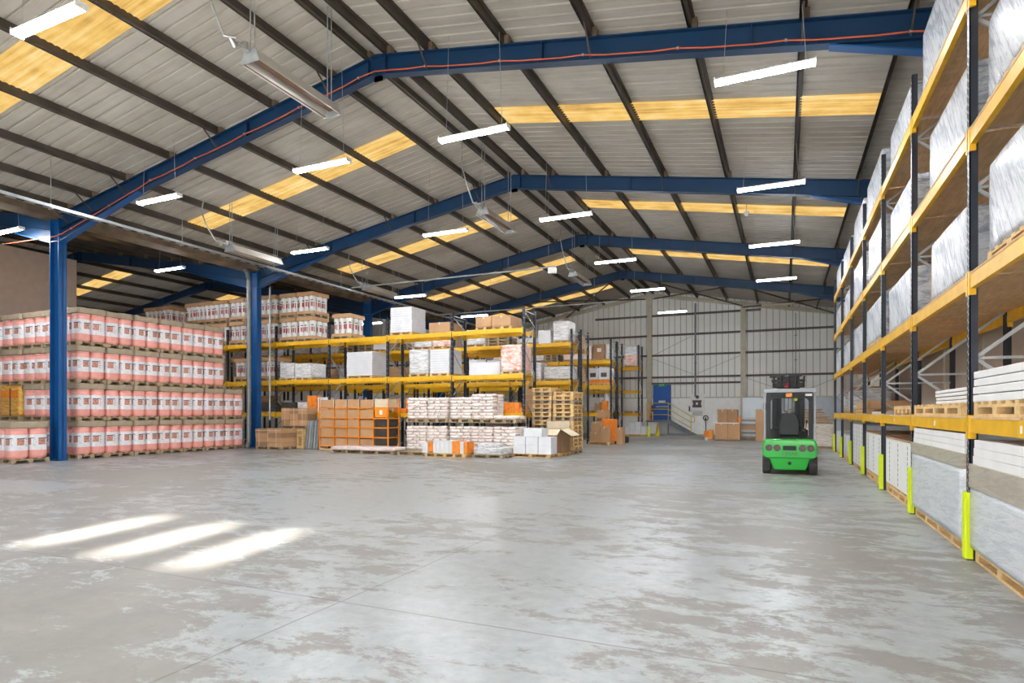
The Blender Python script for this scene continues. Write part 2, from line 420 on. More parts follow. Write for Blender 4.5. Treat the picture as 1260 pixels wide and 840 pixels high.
def rafter(xa, xb, y, xh, zh, ridge_at_a):
    """I beam from ridge xa to eave xb with haunch starting at xh reaching zh at the eave"""
    t = MB(); D = .5
    za, zb = 10.56, 10.56 - SL * abs(xb - xa)
    t.prism([(xa, za), (xb, zb), (xb, zb - .025), (xa, za - .025)], 'y', y - .11, y + .11)
    t.prism([(xa, za - D + .025), (xb, zb - D + .025), (xb, zb - D), (xa, za - D)], 'y', y - .11, y + .11)
    t.prism([(xa, za), (xb, zb), (xb, zb - D), (xa, za - D)], 'y', y - .008, y + .008)
    zhs = 10.56 - SL * abs(xh - xa) - D
    h = MB()
    h.prism([(xh, zhs), (xb, zb - D), (xb, zh)], 'y', y - .008, y + .008)
    h.prism([(xh, zhs), (xb, zh), (xb, zh - .03), (xh, zhs - .03)], 'y', y - .11, y + .11, 1)
    # stiffeners
    for fx in (.02, .34, .67):
        x = xa + (xb - xa) * fx; z = 10.56 - SL * abs(x - xa)
        t.box(x - .01, x + .01, y - .1, y + .1, z - D, z)
    if True: t.box(xa - .12, xa + .12, y - .02, y + .02, za - D - .12, za - D + .03)
    return t, h
FN = ['behind the camera', 'over the camera', 'nearest the camera in view', 'second in view, over the sack stacks', 'third in view, deeper in the hall', 'farthest, just before the end wall']
for i, y in enumerate(FR):
    fr = thing('portal_frame', 'dark blue steel portal frame spanning the hall, ' + FN[i], 'roof frame', (VAL, y, 0), 0, 'portal frames')
    def P(name, mb, mats): return obj(name, mb, mats, fr, (-VAL, -y, 0))
    for ra, rb, xh, nm in ((RID, EAV - .25, .75, 0), (RID, VAL + .25, -18.3, 0), (RID2, VAL - .25, -26.8, 0), (RID2, FAR + .2, -45.5, 0)):
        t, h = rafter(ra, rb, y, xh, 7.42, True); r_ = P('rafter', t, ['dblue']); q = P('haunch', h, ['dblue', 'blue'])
    for cx in (VAL, EAV, FAR + .3):
        t = MB(); hx = .25; top = 8.19
        t.box(cx - hx, cx - hx + .03, y - .13, y + .13, 0, top).box(cx + hx - .03, cx + hx, y - .13, y + .13, 0, top).box(cx - hx, cx + hx, y - .01, y + .01, 0, top)
        for z in (.02, 7.42, 8.1): t.box(cx - hx, cx + hx, y - .12, y + .12, z, z + .02)
        t.box(cx - hx - .04, cx + hx + .04, y - .17, y + .17, 0, .025)
        for k in range(8): t.cyl((cx + hx, y - .09, 7.0 + k * .13), (cx + hx + .02, y - .09, 7.0 + k * .13), .015, 6)
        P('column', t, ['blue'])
    # fly braces
    for rg, sg in ((RID, 1), (RID, -1)):
        for d in (1.5, 5.55, 9.6, 11.3, 12.6):
            x = rg + sg * d; z = zr(x)
            for e in (1, -1): P('fly_brace', MB().bar((x, y + e * .62, z + .03), (x - sg * .02, y + e * .06, z - .46), .03, .03), ['purlin'])
    if y > 12 and y < 13:
        pts = []
        for k in range(60):
            x = VAL - 3 + k * (29 / 59.0)
            z = (zr(x) - .5) + (.1 if k % 4 == 0 else .07)
            if x < -18: 
                d = max(0, (-18 - x)); z = zr(x) - .45 - d * .07 if x > VAL else 7.57 + (VAL - x) * .03
            pts.append((x, y - .13, z))
        P('cable', MB().tube(pts, .016, 6), ['cable'])
        for k in range(0, 60, 4): P('cable_clip', MB().cbox(pts[k], (.04, .05, .04)), ['galv'])

# roof bracing in the end bay
for k, (a, b) in enumerate((((RID + .3, 37.9), (-2.7, 46)), ((-2.7, 37.9), (RID + .3, 46)), ((-2.7, 37.9), (3.5, 46)), ((3.5, 37.9), (-2.7, 46)), ((RID - .3, 37.9), (-15.9, 46)), ((-15.9, 37.9), (RID - .3, 46)))):
    tag(obj('roof_brace', MB().cyl((a[0], a[1], zr(a[0]) - .25 - .1 * (k % 2)), (b[0], b[1], zr(b[0]) - .25 - .1 * (k % 2)), .045, 8), ['purlin']), 'dark diagonal tube bracing the last roof bay, ' + ('right of the ridge, running outward', 'right of the ridge, running inward', 'nearest the right-hand racks, running outward', 'nearest the right-hand racks, running inward', 'left of the ridge, running outward', 'left of the ridge, running inward')[k], 'roof brace', 'last bay braces')
for k, ((xa, za), (xb, zb)) in enumerate((((RID + .1, 5.8), (-6.2, 7.2)), ((RID + .1, 5.7), (-5.93, 4.35)), ((-2.75, 5.7), (-5.93, 4.4)), ((-2.6, 4.1), (.72, 2.85)), ((3.58, 4.1), (.72, 2.85)))):
    tag(obj('tie_rod', MB().cyl((xa, YE - .19, za), (xb, YE - .19, zb), .012, 6), ['galvd']), 'thin diagonal tie rod on the end wall, ' + ('highest, right of the ridge post', 'below the highest one', 'left of the post over the cartons', 'right of the post over the cartons', 'nearest the right-hand racks')[k], 'tie rod', 'end wall tie rods')

# ------------------------------------------------------------------ lamps
def lamp_meshes():
    L = .84
    h = MB().prism([(-.1, .03), (-.05, .085), (.05, .085), (.1, .03)], 'x', -L, L).box(-L - .02, -L, -.1, .1, -.02, .085).box(L, L + .02, -.1, .1, -.02, .085)
    d = MB(); n = 7
    prof = [(.1 * math.cos(math.pi + math.pi * i / n), .03 + .055 * math.sin(math.pi + math.pi * i / n)) for i in range(n + 1)]
    d.prism(prof, 'x', -L + .001, L - .001)
    return h.mesh(['white'], 'lamp_housing'), d.mesh(['lamp'], 'lamp_diffuser')
LH, LD = lamp_meshes()
NROW = {-.34: 'nearest the right-hand racks', -6.3: 'just right of the ridge', -10.6: 'just left of the ridge', -16.57: 'beside the blue columns', -24.25: 'beyond the blue columns', -31.5: 'added unseen behind the white tub pallets', -40: 'added unseen nearest the far left wall'}
lamps = [(-.34, y, 7.8) for y in (3.6, 11.96, 18.04, 24.31, 30.8, 38.1)] + [(-6.3, y, 7.8) for y in (5.4, 11.95, 18.2, 24.4, 30.8, 38.2)] + \
        [(-10.6, 5.74, 7.8), (-10.6, 11.94, 7.8), (-10.65, 18.13, 7.8), (-10.6, -1, 7.8), (-.34, -2, 7.8), (-6.3, -1, 7.8)] + [(-16.57, 5.6, 7.8), (-16.57, 11.88, 7.8), (-16.57, 18.03, 7.8), (-16.57, 24.87, 7.24), (-16.57, 31.57, 7.26)] + \
        [(-24.25, 11.86, 7.8), (-24.25, 17.89, 7.8), (-24.25, 31.9, 7.33), (-24.25, 5.5, 7.8)] + [(-40, 12, 7.6), (-40, 22, 7.6), (-40, 31, 7.6), (-31.5, 38, 7.6)]  # final group of battens added out of view to brighten the left span
cnt = {}
lamps.sort(key=lambda a: a[1])
for x, y, z in lamps:
    r = min(NROW, key=lambda q: abs(q - x)); k = cnt.get(r, 0); cnt[r] = k + 1
    unlit = (r == -.34 and y > 38)
    t = thing('ceiling_light', ('unlit' if unlit else 'lit') + ' white LED batten, %s back in the row %s' % (ORD[k], NROW[r]), 'light', (x, y, z), 0, 'hanging LED battens')
    link('housing', LH, t)
    if unlit: obj('diffuser', MB().prism([(-.07, .03), (-.05, -.02), (.05, -.02), (.07, .03)], 'x', -.839, .839), ['tape'], t)
    else: link('diffuser', LD, t)
    for e in (-.7, .7):
        zz = zr(x + e); obj('hanging_wire', MB().cyl((e, 0, .085), (e * .9, 0, zz - z), .006, 5), ['galv'], t)

# ------------------------------------------------------------------ gas heaters
def heater(x, y, z, lab, s=1.0):
    t = thing('gas_heater', lab, 'heater', (x, y, z), 0, 'hanging radiant heaters')
    L = 1.15 * s
    b = MB(); b.prism([(-.24, -.12), (-.14, .12), (.14, .12), (.24, -.12), (.225, -.12), (.125, .1), (-.125, .1), (-.225, -.12)], 'y', -L, L)
    obj('reflector', b, ['mirror'], t)
    for yy in (-L - .015, L): obj('end_plate', MB().prism([(-.25, -.13), (-.15, .13), (.15, .13), (.25, -.13)], 'y', yy, yy + .015), ['galv'], t)
    obj('burner', MB().box(-.09, .09, -L, L, .0, .06).box(-.2, -.19, -L, L, -.11, -.09).box(.19, .2, -L, L, -.11, -.09), ['ceramic'], t)
    v = MB(); v.cyl((0, -L - .02, .08), (0, -L - .3, .1), .03, 8).cyl((0, -L - .12, .05), (0, -L - .12, .2), .06, 10).cyl((-.05, -L - .3, .02), (-.05, -L - .42, .16), .05, 8)
    v.cyl((-.12, -L - .5, .14), (.1, -L - .4, .1), .022, 8)
    obj('gas_valve', v, ['steel'], t)
    top = zr(x) - z
    pts = [(-.1, -L - .5, .14)]
    for k in range(1, 13):
        u = k / 12; pts.append((-.1 - .25 * math.sin(u * math.pi * .6), -L - .5 - .35 * math.sin(u * math.pi * .7), .14 + (top - .1) * u))
    obj('gas_hose', MB().tube(pts, .022, 8), ['galv'], t)
    for yy in (-L + .05, L - .1):
        for xx in (-.05, .06): obj('hanging_chain', MB().cyl((xx, yy, .12), (xx, yy, top + .15), .012, 6), ['galv'], t)
heater(-9.28, 9.65, 8.42, 'long silver radiant gas heater hanging under the ridge, nearest the camera')
heater(-9.28, 19.4, 8.42, 'long silver radiant gas heater hanging under the ridge, second from the camera')
heater(-9.28, 29.0, 8.3, 'long silver radiant gas heater hanging under the ridge, farthest from the camera')
heater(-18.2, 16.9, 7.55, 'silver radiant gas heater hung beside the cable tray before the downpipe')
heater(-18.2, 24.7, 7.6, 'silver radiant gas heater hung beside the cable tray beyond the downpipe')

# ------------------------------------------------------------------ cable tray, pipes
t = thing('cable_tray', 'long galvanised cable tray hung beside the row of blue columns', 'cable tray', (-18.9, 20, 7.4))
b = MB().box(-.09, .09, -24, 25.9, 0, .01).box(-.09, -.08, -24, 25.9, 0, .09).box(.08, .09, -24, 25.9, 0, .09)
for k in range(100): b.box(-.05, .05, -20 + k * .45, -19.8 + k * .45, -.004, 0, 1)
obj('tray', b, ['galv', 'hole'], t)
for k in range(12): 
    y = -22 + k * 4.1; w = MB().cyl((0, y, .01), (0, y, zr(-18.9) - 7.4), .009, 6).box(-.1, .1, y - .02, y + .02, -.03, .0).cyl((0, y, .05), (0, y, .13), .03, 8); obj('hanger_rod', w, ['galv'], t)
t = thing('downpipe', 'thick grey rainwater downpipe beside the second blue column', 'pipe', (-22.35, 20.4, 0))
b = MB().tube([(-.35, .05, 8.22), (-.1, 0, 8.05), (0, 0, 7.7), (0, 0, .25)], .1, 14).cyl((0, 0, .25), (0, -.12, .02), .11, 14)
obj('pipe', b, ['galvd'], t)
for z in (7.3, 5.6, 4.1, 2.6, 1.1): obj('collar', MB().cyl((0, 0, z), (0, 0, z + .09), .12, 14), ['galvd'], t)
tag(obj('hanging_pole', MB().cyl((-22.0, 21.3, 1.3), (-22.0, 21.3, 7.5), .04, 10).cyl((-22.0, 21.3, 1.28), (-22.0, 21.3, 1.32), .05, 10), ['galv']), 'thin galvanised vent pipe standing off the second blue column', 'pipe')
t = thing('overhead_conduit', 'thin grey conduit with a small white box crossing below the roof', 'conduit', (-12, 23.0, 7.5))
obj('pipe', MB().cyl((-6.6, 0, 0), (3.6, 0, 0), .035, 8), ['galv'], t)
obj('speaker_box', MB().box(3.3, 3.62, -.1, .1, -.27, -.03), ['white'], t, bevel=.02)
for x in (-6, -2, 1.5, 3.3): obj('hanger_rod', MB().cyl((x, 0, 0), (x, 0, zr(-12 + x) - 7.5), .008, 5), ['galv'], t)
t = thing('overhead_conduit', 'thin grey conduit crossing low above the racks before the end wall', 'conduit', (-14, 30.5, 7.3))
obj('pipe', MB().cyl((-4.6, 0, 0), (6, 0, 0), .035, 8), ['galv'], t)
for x in (-4, -1, 2, 5): obj('hanger_rod', MB().cyl((x, 0, 0), (x, 0, zr(-14 + x) - 7.3), .008, 5), ['galv'], t)
for x, y, z, lab in ((-1.25, 23.6, 8.8, 'small white sensor dome under the right-hand roof slope'), (-10.6, 46.0, 8.5, 'small white sensor dome high on the end wall above the racks')):
    b = MB().cyl((0, 0, .04), (0, 0, .12), .09, 12).cyl((0, 0, -.04), (0, 0, .04), .03, 12, r2=.09)
    o = obj('sensor', b.cyl((0, 0, .12), (0, 0, max(.14, min(zr(x) - z, 1.2))), .01, 6), ['white']); o.location = (x, y, z); tag(o, lab, 'sensor')

# ------------------------------------------------------------------ pallets
_pc = {}
def pallet_mesh(w, d, h=.145, mat='pallet'):
    key = (round(w, 2), round(d, 2), round(h, 3), mat)
    if key in _pc: return _pc[key]
    b = MB(); t = h * .19; rr = random.Random(hash(key[:3]) & 255)
    nt = 5 if d < 1.6 else 11
    for i in range(nt):
        y = -d / 2 + i * (d - .11) / (nt - 1)
        b.box(-w / 2, w / 2, y, y + .11, h - t, h)
    nb = 3 if w < 1.6 else 5; nj = 3 if d < 1.7 else 5
    for i in range(nb):
        x = -w / 2 + i * (w - .1) / (nb - 1)
        b.box(x, x + .1, -d / 2, d / 2, h - 2 * t, h - t)
        for j in range(nj):
            y = -d / 2 + j * (d - .14) / (nj - 1)
            b.box(x - (.02 if 0 < i < nb - 1 else 0), x + .12, y, y + .14, t, h - 2 * t) if i < nb - 1 else b.box(x - .03, x + .1, y, y + .14, t, h - 2 * t)
    for j in range(3):
        if d > w * 1.7: x = -w / 2 + j * (w - .1) / 2; b.box(x, x + .1, -d / 2, d / 2, 0, t)
        else: y = -d / 2 + j * (d - .1) / 2; b.box(-w / 2, w / 2, y, y + .1, 0, t)
    _pc[key] = b.mesh([mat], 'wooden_pallet'); return _pc[key]

# ------------------------------------------------------------------ pallet racks
def rack(label, f, n, pitch, depth, levels, height, bh=.14, deck=False, slots=False, skipA=False, cat='pallet rack', dirx=(1, 0)):
    """f maps (along, depth, z) to world"""
    t = thing('pallet_rack', label, cat, f(0, 0, 0), 0)
    ox, oy, _ = f(0, 0, 0)
    def FB(b, a0, a1, d0, d1, z0, z1, k=0):
        p, q = f(a0, d0, z0), f(a1, d1, z1)
        b.box(min(p[0], q[0]) - ox, max(p[0], q[0]) - ox, min(p[1], q[1]) - oy, max(p[1], q[1]) - oy, z0, z1, k)
    def L(a, d, z): p = f(a, d, z); return (p[0] - ox, p[1] - oy, z)
    for i in range(n + 1):
        a = i * pitch
        for d in (0, depth):
            b = MB(); s = 1 if d == 0 else -1
            FB(b, a - .05, a + .05, d, d + s * .012, 0, height); FB(b, a - .05, a - .038, d, d + s * .08, 0, height); FB(b, a + .038, a + .05, d, d + s * .08, 0, height)
            FB(b, a - .07, a + .07, d - .03 if s > 0 else d - .1, d + .1 if s > 0 else d + .03, 0, .012)
            if d == 0 or not slots:
                k = 0; z = .3
                while z < height - .1 and (slots or i % 1 == 0):
                    FB(b, a - .03, a - .015, d - s * .002, d, z, z + .025, 1)
                    FB(b, a + .015, a + .03, d - s * .002, d, z + .03, z + .055, 1); z += .09 if slots else .2
            obj('upright', b, ['navy', 'slot'], t)
        b = MB(); z = .35; up = True
        while z < height - .3:
            z2 = min(z + .95, height - .15)
            b.bar(L(a, .06, z if up else z2), L(a, depth - .06, z2 if up else z), .03, .04)
            if z > 1 and slots: b.bar(L(a, .06, z), L(a, depth - .06, z), .03, .03)
            z = z2; up = not up
        b.bar(L(a, .06, .25), L(a, depth - .06, .25), .03, .04); b.bar(L(a, .06, height - .12), L(a, depth - .06, height - .12), .03, .04)
        obj('frame_brace', b, ['galv'], t)
    for li, lz in enumerate(levels):
        for i in range(n):
            a0, a1 = i * pitch + .05, (i + 1) * pitch - .05
            for d in (0, depth):
                b = MB(); s = 1 if d == 0 else -1
                FB(b, a0, a1, d, d + s * .045, lz - bh, lz)
                FB(b, a0, a1, d + s * .045, d + s * .06, lz - bh, lz - bh * .35)
                for a in (a0, a1):
                    e = .012
                    FB(b, a - .03, a + .03, d - s * .008, d + s * .055, lz - bh - .07, lz + .04)
                if slots and d == 0 and li == 0:
                    FB(b, (a0 + a1) / 2 - .03, (a0 + a1) / 2 + .02, d - .003, d, lz - bh * .75, lz - bh * .3, 1)
                obj('beam', b, ['yellow', 'white'], t)
            if deck:
                b = MB(); y = a0
                while y < a1 - .02:
                    ye = min(y + .16, a1)
                    FB(b, y, ye - .006, -.005, depth + .005, lz, lz + .022); y = ye
                obj('deck', b, ['deck'], t)
    return t
XR, YR, PR, DR = 1.884, 8.306 - 3.337, 3.337, 1.29
LV = [1.575, 3.175, 4.775, 6.375]
rack('tall pallet rack with yellow beams along the right-hand wall', lambda a, d, z: (XR + d, YR + a, z), 7, PR, DR, LV, 7.1, .155, True, True)
XL, PL = -9.2, 3.2
ROWS = [(21.7, 1.2, 7, [1.6, 3.13, 4.93], 5.72, 'front pallet rack across the hall, behind the white sack stacks', .17),
        (27.5, 1.25, 7, [1.6, 3.13, 4.97], 5.6, 'second pallet rack across the hall, facing the front rack', .17),
        (28.98, 1.25, 7, [1.6, 3.13, 4.8], 5.75, 'third pallet rack, back to back with the second', .14),
        (34.7, 1.3, 6, [1.6, 3.2, 4.68], 5.9, 'fourth pallet rack, holding the big brown carton at its end', .2),
        (36.2, 1.2, 6, [1.6, 3.2, 4.68], 5.9, 'fifth pallet rack, back to back with the fourth', .15),
        (42.1, 1.2, 6, [1.55, 3.15, 4.78], 6.3, 'last pallet rack, standing before the end wall', .17)]
for yf, dp, nb, lv, hh, lab, bh in ROWS:
    rack(lab, lambda a, d, z, yf=yf: (XL - .05 - a, yf + d, z), nb, PL, dp, lv, hh, bh)

# lime guards
for k in range(7):
    y = YR + PR * (k + 1); x = XR
    t = MB(); t.prism([(x - .045, y + .055), (x - .045, y - .05), (x - .03, y - .068), (x + .03, y - .068), (x + .03, y - .054), (x - .02, y - .054), (x - .03, y - .04), (x - .03, y + .055)], 'z', 0.014, .75)
    t.prism([(x - .03, y + .055), (x - .03, y + .068), (x + .03, y + .068), (x + .03, y + .055)], 'z', 0.014, .75)
    tag(obj('rack_guard', t, ['lime']), 'lime yellow guard at the foot of a right-hand rack upright, %s from the camera' % ORD[k], 'rack guard', 'lime upright guards')

# ------------------------------------------------------------------ loads
def load_film(x0, x1, y0, y1, z, h, lab, group, cap=None, ph=.12, mat='film', core=None, name='wrapped_load', seed=1, pm='pallet'):
    w, d = x1 - x0, y1 - y0
    t = thing(name, lab, 'wrapped pallet load', ((x0 + x1) / 2, (y0 + y1) / 2, z), 0, group)
    if ph: link('wooden_pallet', pallet_mesh(w, d, ph, pm), t)
    me = soft_mesh(w - .01, d - .01, h - ph - (cap[0] if cap else 0), .025, [mat], 10, .006, seed)
    link('film_wrap', me, t, (0, 0, ph + .002))
    if cap: obj('top_cap', MB().box(-w / 2, w / 2, -d / 2, d / 2, h - cap[0], h), [cap[1]], t, bevel=.01)
    return t
BAYN = ['first', 'second', 'third', 'fourth', 'fifth', 'sixth', 'seventh']
LVN = ['lowest shelf', 'second shelf up', 'third shelf up', 'top shelf']
x0 = XR + .03
spec = {(1, 1): (5.3, 7.8, 1.02), (1, 2): (8.62, 10.5, .86), (1, 3): (12.0, 14.4, .9), (2, 1): (5.2, 7.82, .92), (2, 2): (8.5, 10.6, .88),
        (3, 1): (5.3, 7.9, .95), (3, 2): (8.55, 11.1, 1.05), (3, 3): (12.0, 14.2, .75)}
for li in (1, 2, 3):
    for bay in range(1, 8):
        zz = LV[li] + .023; b0 = YR + PR * (bay - 1) + .1; b1 = b0 + PR - .2
        if (li, bay) in spec: a, b, h = spec[(li, bay)]
        else: a = b0 + R.uniform(.05, .3); b = b1 - R.uniform(.15, .8); h = R.uniform(.75, 1.15)
        carton_end = (li, bay) in ((3, 3), (1, 2), (2, 4))
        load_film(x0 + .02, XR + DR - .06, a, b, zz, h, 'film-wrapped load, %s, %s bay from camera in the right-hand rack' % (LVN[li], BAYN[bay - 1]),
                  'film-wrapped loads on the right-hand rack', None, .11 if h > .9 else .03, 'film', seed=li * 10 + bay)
        if b1 - b > .45:
            t = thing('carton', 'plain brown carton beside film load, %s, %s bay of right-hand rack' % (LVN[li], BAYN[bay - 1]), 'carton', ((x0 + XR + DR) / 2 + .08, (b + b1) / 2 + .03, zz), 0, 'brown cartons on the right-hand rack')
            hw = (b1 - b) / 2 - .06
            obj('box_body', MB().box(-.5, .5, -hw, hw, 0, h * .8), ['card'], t)
            obj('tape_strip', MB().box(-.503, .503, -.03, .03, h * .8 - .1, h * .8 + .003), ['tape'], t)
# lowest shelf: panel stacks on pallets
def panel_stack(x0, x1, y0, y1, z, n, th, lab, mat='white'):
    for k in range(n):
        j = R.uniform(-.02, .02)
        tag(obj('foam_board', MB().box(x0 + abs(j), x1, y0 + j, y1 + j, z + k * th, z + (k + 1) * th - .008), [mat], bevel=.008), 'white board in the %s, %s from the bottom' % (lab, ORD[k]), 'panel', lab)
za = LV[0] + .023
def free_pallet(x, y, z, w, d, lab, h=.16, mat='pallet', rz=0, group=None):
    o = link('wooden_pallet', pallet_mesh(w, d, h, mat), None, (x, y, z), rz); return tag(o, lab, 'pallet', group)
free_pallet(2.5, 6.8, za, 1.2, 2.7, 'wooden pallet under the thick panel stack on the lowest right-hand shelf')
panel_stack(1.9, 3.1, 5.3, 8.2, za + .16, 4, .085, 'thick panel stack on the lowest right-hand shelf')
free_pallet(2.5, 10.1, za, 1.2, 2.8, 'wooden pallet under the thin white panels on the lowest right-hand shelf')
panel_stack(2.0, 3.1, 8.7, 10.55, za + .16, 4, .05, 'thin panel stack on the lowest right-hand shelf')
free_pallet(2.5, 12.6, za, 1.2, 1.7, 'empty wooden pallet in the third bay of the lowest right-hand shelf')
tag(obj('carton_sheet', MB().box(2.0, 3.0, 15.1, 17.5, za, za + .06), ['grey']), 'flat grey board lying in the fourth bay of the lowest right-hand shelf', 'board')
load_film(2.0, 3.05, 18.5, 21.2, za, .35, 'low brown carton load on the lowest right-hand shelf in the fifth bay', None, None, .12, 'card', name='carton_load')
load_film(2.0, 3.05, 22.0, 23.6, za, .85, 'white boxed load on the lowest right-hand shelf in the sixth bay', None, (.1, 'cardd'), .12, 'filmgrey')
load_film(2.0, 3.05, 25.15, 26.5, za, .8, 'grey film load under a pink sheet near the far end of the right-hand rack', None, (.08, 'pink'), .12, 'filmgrey')
# floor level of the right rack
def sheet_crate(y0, y1, lab, zt=1.17, white=True, bandh=.17, ztop=1.4, xf=1.87):
    t = thing('sheet_crate', lab, 'crate', (2.5, (y0 + y1) / 2, 0)); hy = (y1 - y0) / 2; w = 2.5 - xf
    link('wooden_pallet', pallet_mesh(1.15, hy * 2, .15), t)
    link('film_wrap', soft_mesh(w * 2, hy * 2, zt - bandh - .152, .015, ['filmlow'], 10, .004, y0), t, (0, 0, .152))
    obj('kraft_band', MB().box(-w - .004, w, -hy, hy, zt - bandh, zt), ['filmkraft'], t)
    obj('end_board', MB().box(-w + .02, w, -hy - .03, -hy - .004, .16, zt), ['cardd'], t)
    for k in range(3):
        obj('top_sheet', MB().box(-w + .02, w, -hy + .05, hy - .05 - k * .03, zt + k * (ztop - zt) / 3, zt + (k + 1) * (ztop - zt) / 3 - .003), ['white'], t, bevel=.002)
sheet_crate(5.06, 8.2, 'long white film-wrapped crate on the floor, nearest the camera under the right-hand rack', 1.08, True, .26, 1.35)
sheet_crate(8.42, 11.55, 'white film-wrapped crate with a brown end board, second under the right-hand rack')
def boxes_low(y0, y1, h, lab, straps=3, cap=True, ph=.2, mat='white'):
    t = thing('strapped_crate', lab, 'crate', (2.5, (y0 + y1) / 2, 0)); hy = (y1 - y0) / 2
    link('wooden_pallet', pallet_mesh(1.1, hy * 2, ph), t)
    obj('white_carton', MB().box(-.56, .56, -hy, hy, ph + .002, h), [mat], t, bevel=.01)
    b = MB()
    for k in range(straps):
        y = -hy + (k + .5) * 2 * hy / straps
        for q in range(9): b.box(-.563, -.56, y - .02, y + .02, ph + .06 + q * (h - ph - .1) / 9, ph + .06 + (q + .7) * (h - ph - .1) / 9)
    obj('carton_print', b, ['galvd'], t)
    if cap: obj('top_board', MB().box(-.57, .57, -hy, hy, h + .001, h + .03), ['cardd'], t)
boxes_low(11.85, 14.75, 1.12, 'white cartons under a brown board, in the third floor bay of the right-hand rack')
boxes_low(15.25, 18.1, 1.14, 'white cartons under a brown board, in the fourth floor bay of the right-hand rack', 3)
boxes_low(18.75, 21.4, 1.3, 'tall double stack of white cartons in the fifth floor bay of the right-hand rack', 4, False, .12)
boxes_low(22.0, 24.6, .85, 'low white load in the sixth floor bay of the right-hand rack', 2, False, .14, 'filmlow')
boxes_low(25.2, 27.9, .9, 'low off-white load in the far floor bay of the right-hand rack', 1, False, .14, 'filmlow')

# ------------------------------------------------------------------ pink drums
def drum_meshes(r=.245, h=.97):
    prof = [(.03, .9), (.05, .97), (.09, 1), (.84, 1), (.88, .965), (.915, .965), (.93, 1.0), (.965, 1.0), (.975, .93)]
    n = 20; b = MB(); vs = []
    for zf, rf_ in [(0, .86)] + prof:
        for i in range(n):
            a = 2 * math.pi * i / n; ca, sa = math.cos(a), math.sin(a); q = (abs(ca) ** 3.2 + abs(sa) ** 3.2) ** (-1 / 3.2)
            vs.append((r * rf_ * q * ca, r * rf_ * q * sa, h * zf / .975))
    m_ = len(prof)
    b.add(vs, [(k * n + i, k * n + (i + 1) % n, (k + 1) * n + (i + 1) % n, (k + 1) * n + i) for k in range(m_) for i in range(n)], 0, True)
    b.add(vs[-n:], [tuple(range(n))], 0)
    body = b.mesh(['pink'], 'drum')
    out = []
    for var in range(3):
        l = MB(); rr = r * 1.006; z0, z1 = .27 * h, .79 * h; N = 40
        def pt(a, z, e=0):
            ca, sa = math.cos(a), math.sin(a); q = (abs(ca) ** 3.2 + abs(sa) ** 3.2) ** (-1 / 3.2)
            return ((rr + e) * q * ca, (rr + e) * q * sa, z)
        def patch(a0, a1, z0, z1, k, e):
            st = max(1, int(abs(a1 - a0) / .16))
            v = [pt(a0 + (a1 - a0) * i / st, z, e) for i in range(st + 1) for z in (z0, z1)]
            l.add(v, [(2 * i, 2 * i + 2, 2 * i + 3, 2 * i + 1) for i in range(st)], k, True)
        patch(0, 2 * math.pi, z0, z1, 0, 0)
        for q in range(4):
            c = q * math.pi / 2 + (-.35, .1, .3)[var] + q * .07
            patch(c - .5, c + .22, z0 + .2 * (z1 - z0) + .07, z1 - .15, 1, .002)
            patch(c - .5, c + .22, z1 - .145, z1 - .11, 2, .002)
            for u in range(5): patch(c + .34, c + .34 + (.22, .15, .3, .12, .25)[u], z0 + .14 + u * .05, z0 + .155 + u * .05, 3, .002)
            patch(c - .2, c - .17, z0 + .03, z0 + .06, 2, .002)
            patch(c + .16, c + .5, z1 - .13, z1 - .1, 3, .002)
        out.append(l.mesh(['label', 'picture', 'print', 'galvd'], 'drum_label', fix=False))
    return body, out
DB, DL = drum_meshes()
_cap = {}
def cap_mesh(w, d, seed):
    k = (round(w, 2), round(d, 2), seed % 3)
    if k not in _cap: _cap[k] = soft_mesh(w, d, .208, .015, ['cardp'], 8, .01, seed % 3 + 1, top=.03)
    return _cap[k]
def drum_pallet(xc, yc, z, nx, ny, w, d, lab, group, seed, faces=('x', 'y')):
    t = thing('drum_pallet', lab, 'pallet of drums', (xc, yc, z), 0, group)
    link('wooden_pallet', pallet_mesh(w, d, .145, 'palletd'), t)
    px, py = (w - .0) / nx, (d - .0) / ny
    for i in range(nx):
        for j in range(ny):
            o = link('drum', DB, t, (-w / 2 + (i + .5) * px, -d / 2 + (j + .5) * py, .147), 0, (px / .5, py / .5, 1))
            link('drum_label', DL[(i * 2 + j + seed) % 3], o)
    link('cardboard_cap', cap_mesh(w - .015, d - .015, seed), t, (0, 0, 1.122))
DP = 1.235
LAY = ['bottom layer', 'second layer up', 'third layer up', 'top layer']
for k in range(7):
    for l in range(4):
        if k == 6 and l > 1: continue
        j = R.uniform(-.012, .012)
        drum_pallet(-23.03 + j * 1.5, 13.62 + k * 1.03 + j, l * 1.334, 2, 2, 1.0, 1.0, 'pink drum pallet, %s, %s stack along the aisle past the near blue column' % (LAY[l], ORD[k]), 'pink drum pallets', k + l * 3)
for k, (x, w, n) in enumerate(((-24.08, 1.0, 2), (-25.3, 1.34, 2), (-26.72, 1.34, 2), (-28.12, 1.34, 2))):
    for l in range(4):
        if l == 1 and k == 2: continue
        drum_pallet(x, 13.66, l * 1.334, n, 2, w, 1.0, 'pink drum pallet, %s, %s stack inward from the aisle corner' % (LAY[l], ORD[k + 1]), 'pink drum pallets', k + l)
drum_pallet(-22.87, 11.58, 0, 2, 2, 1.1, 1.1, 'single pallet of pink drums on the floor in front of the near blue column', 'pink drum pallets', 2)
drum_pallet(-24.1, 11.58, 0, 2, 2, 1.1, 1.1, 'single-height pallet of pink drums in front of the stack, farther from the aisle', 'pink drum pallets', 1)
t = thing('wrapped_load', 'amber film-wrapped load with orange labels among the pink drums', 'wrapped pallet load', (-26.75, 13.66, 1.334))
link('wooden_pallet', pallet_mesh(1.3, 1.0, .145, 'palletd'), t)
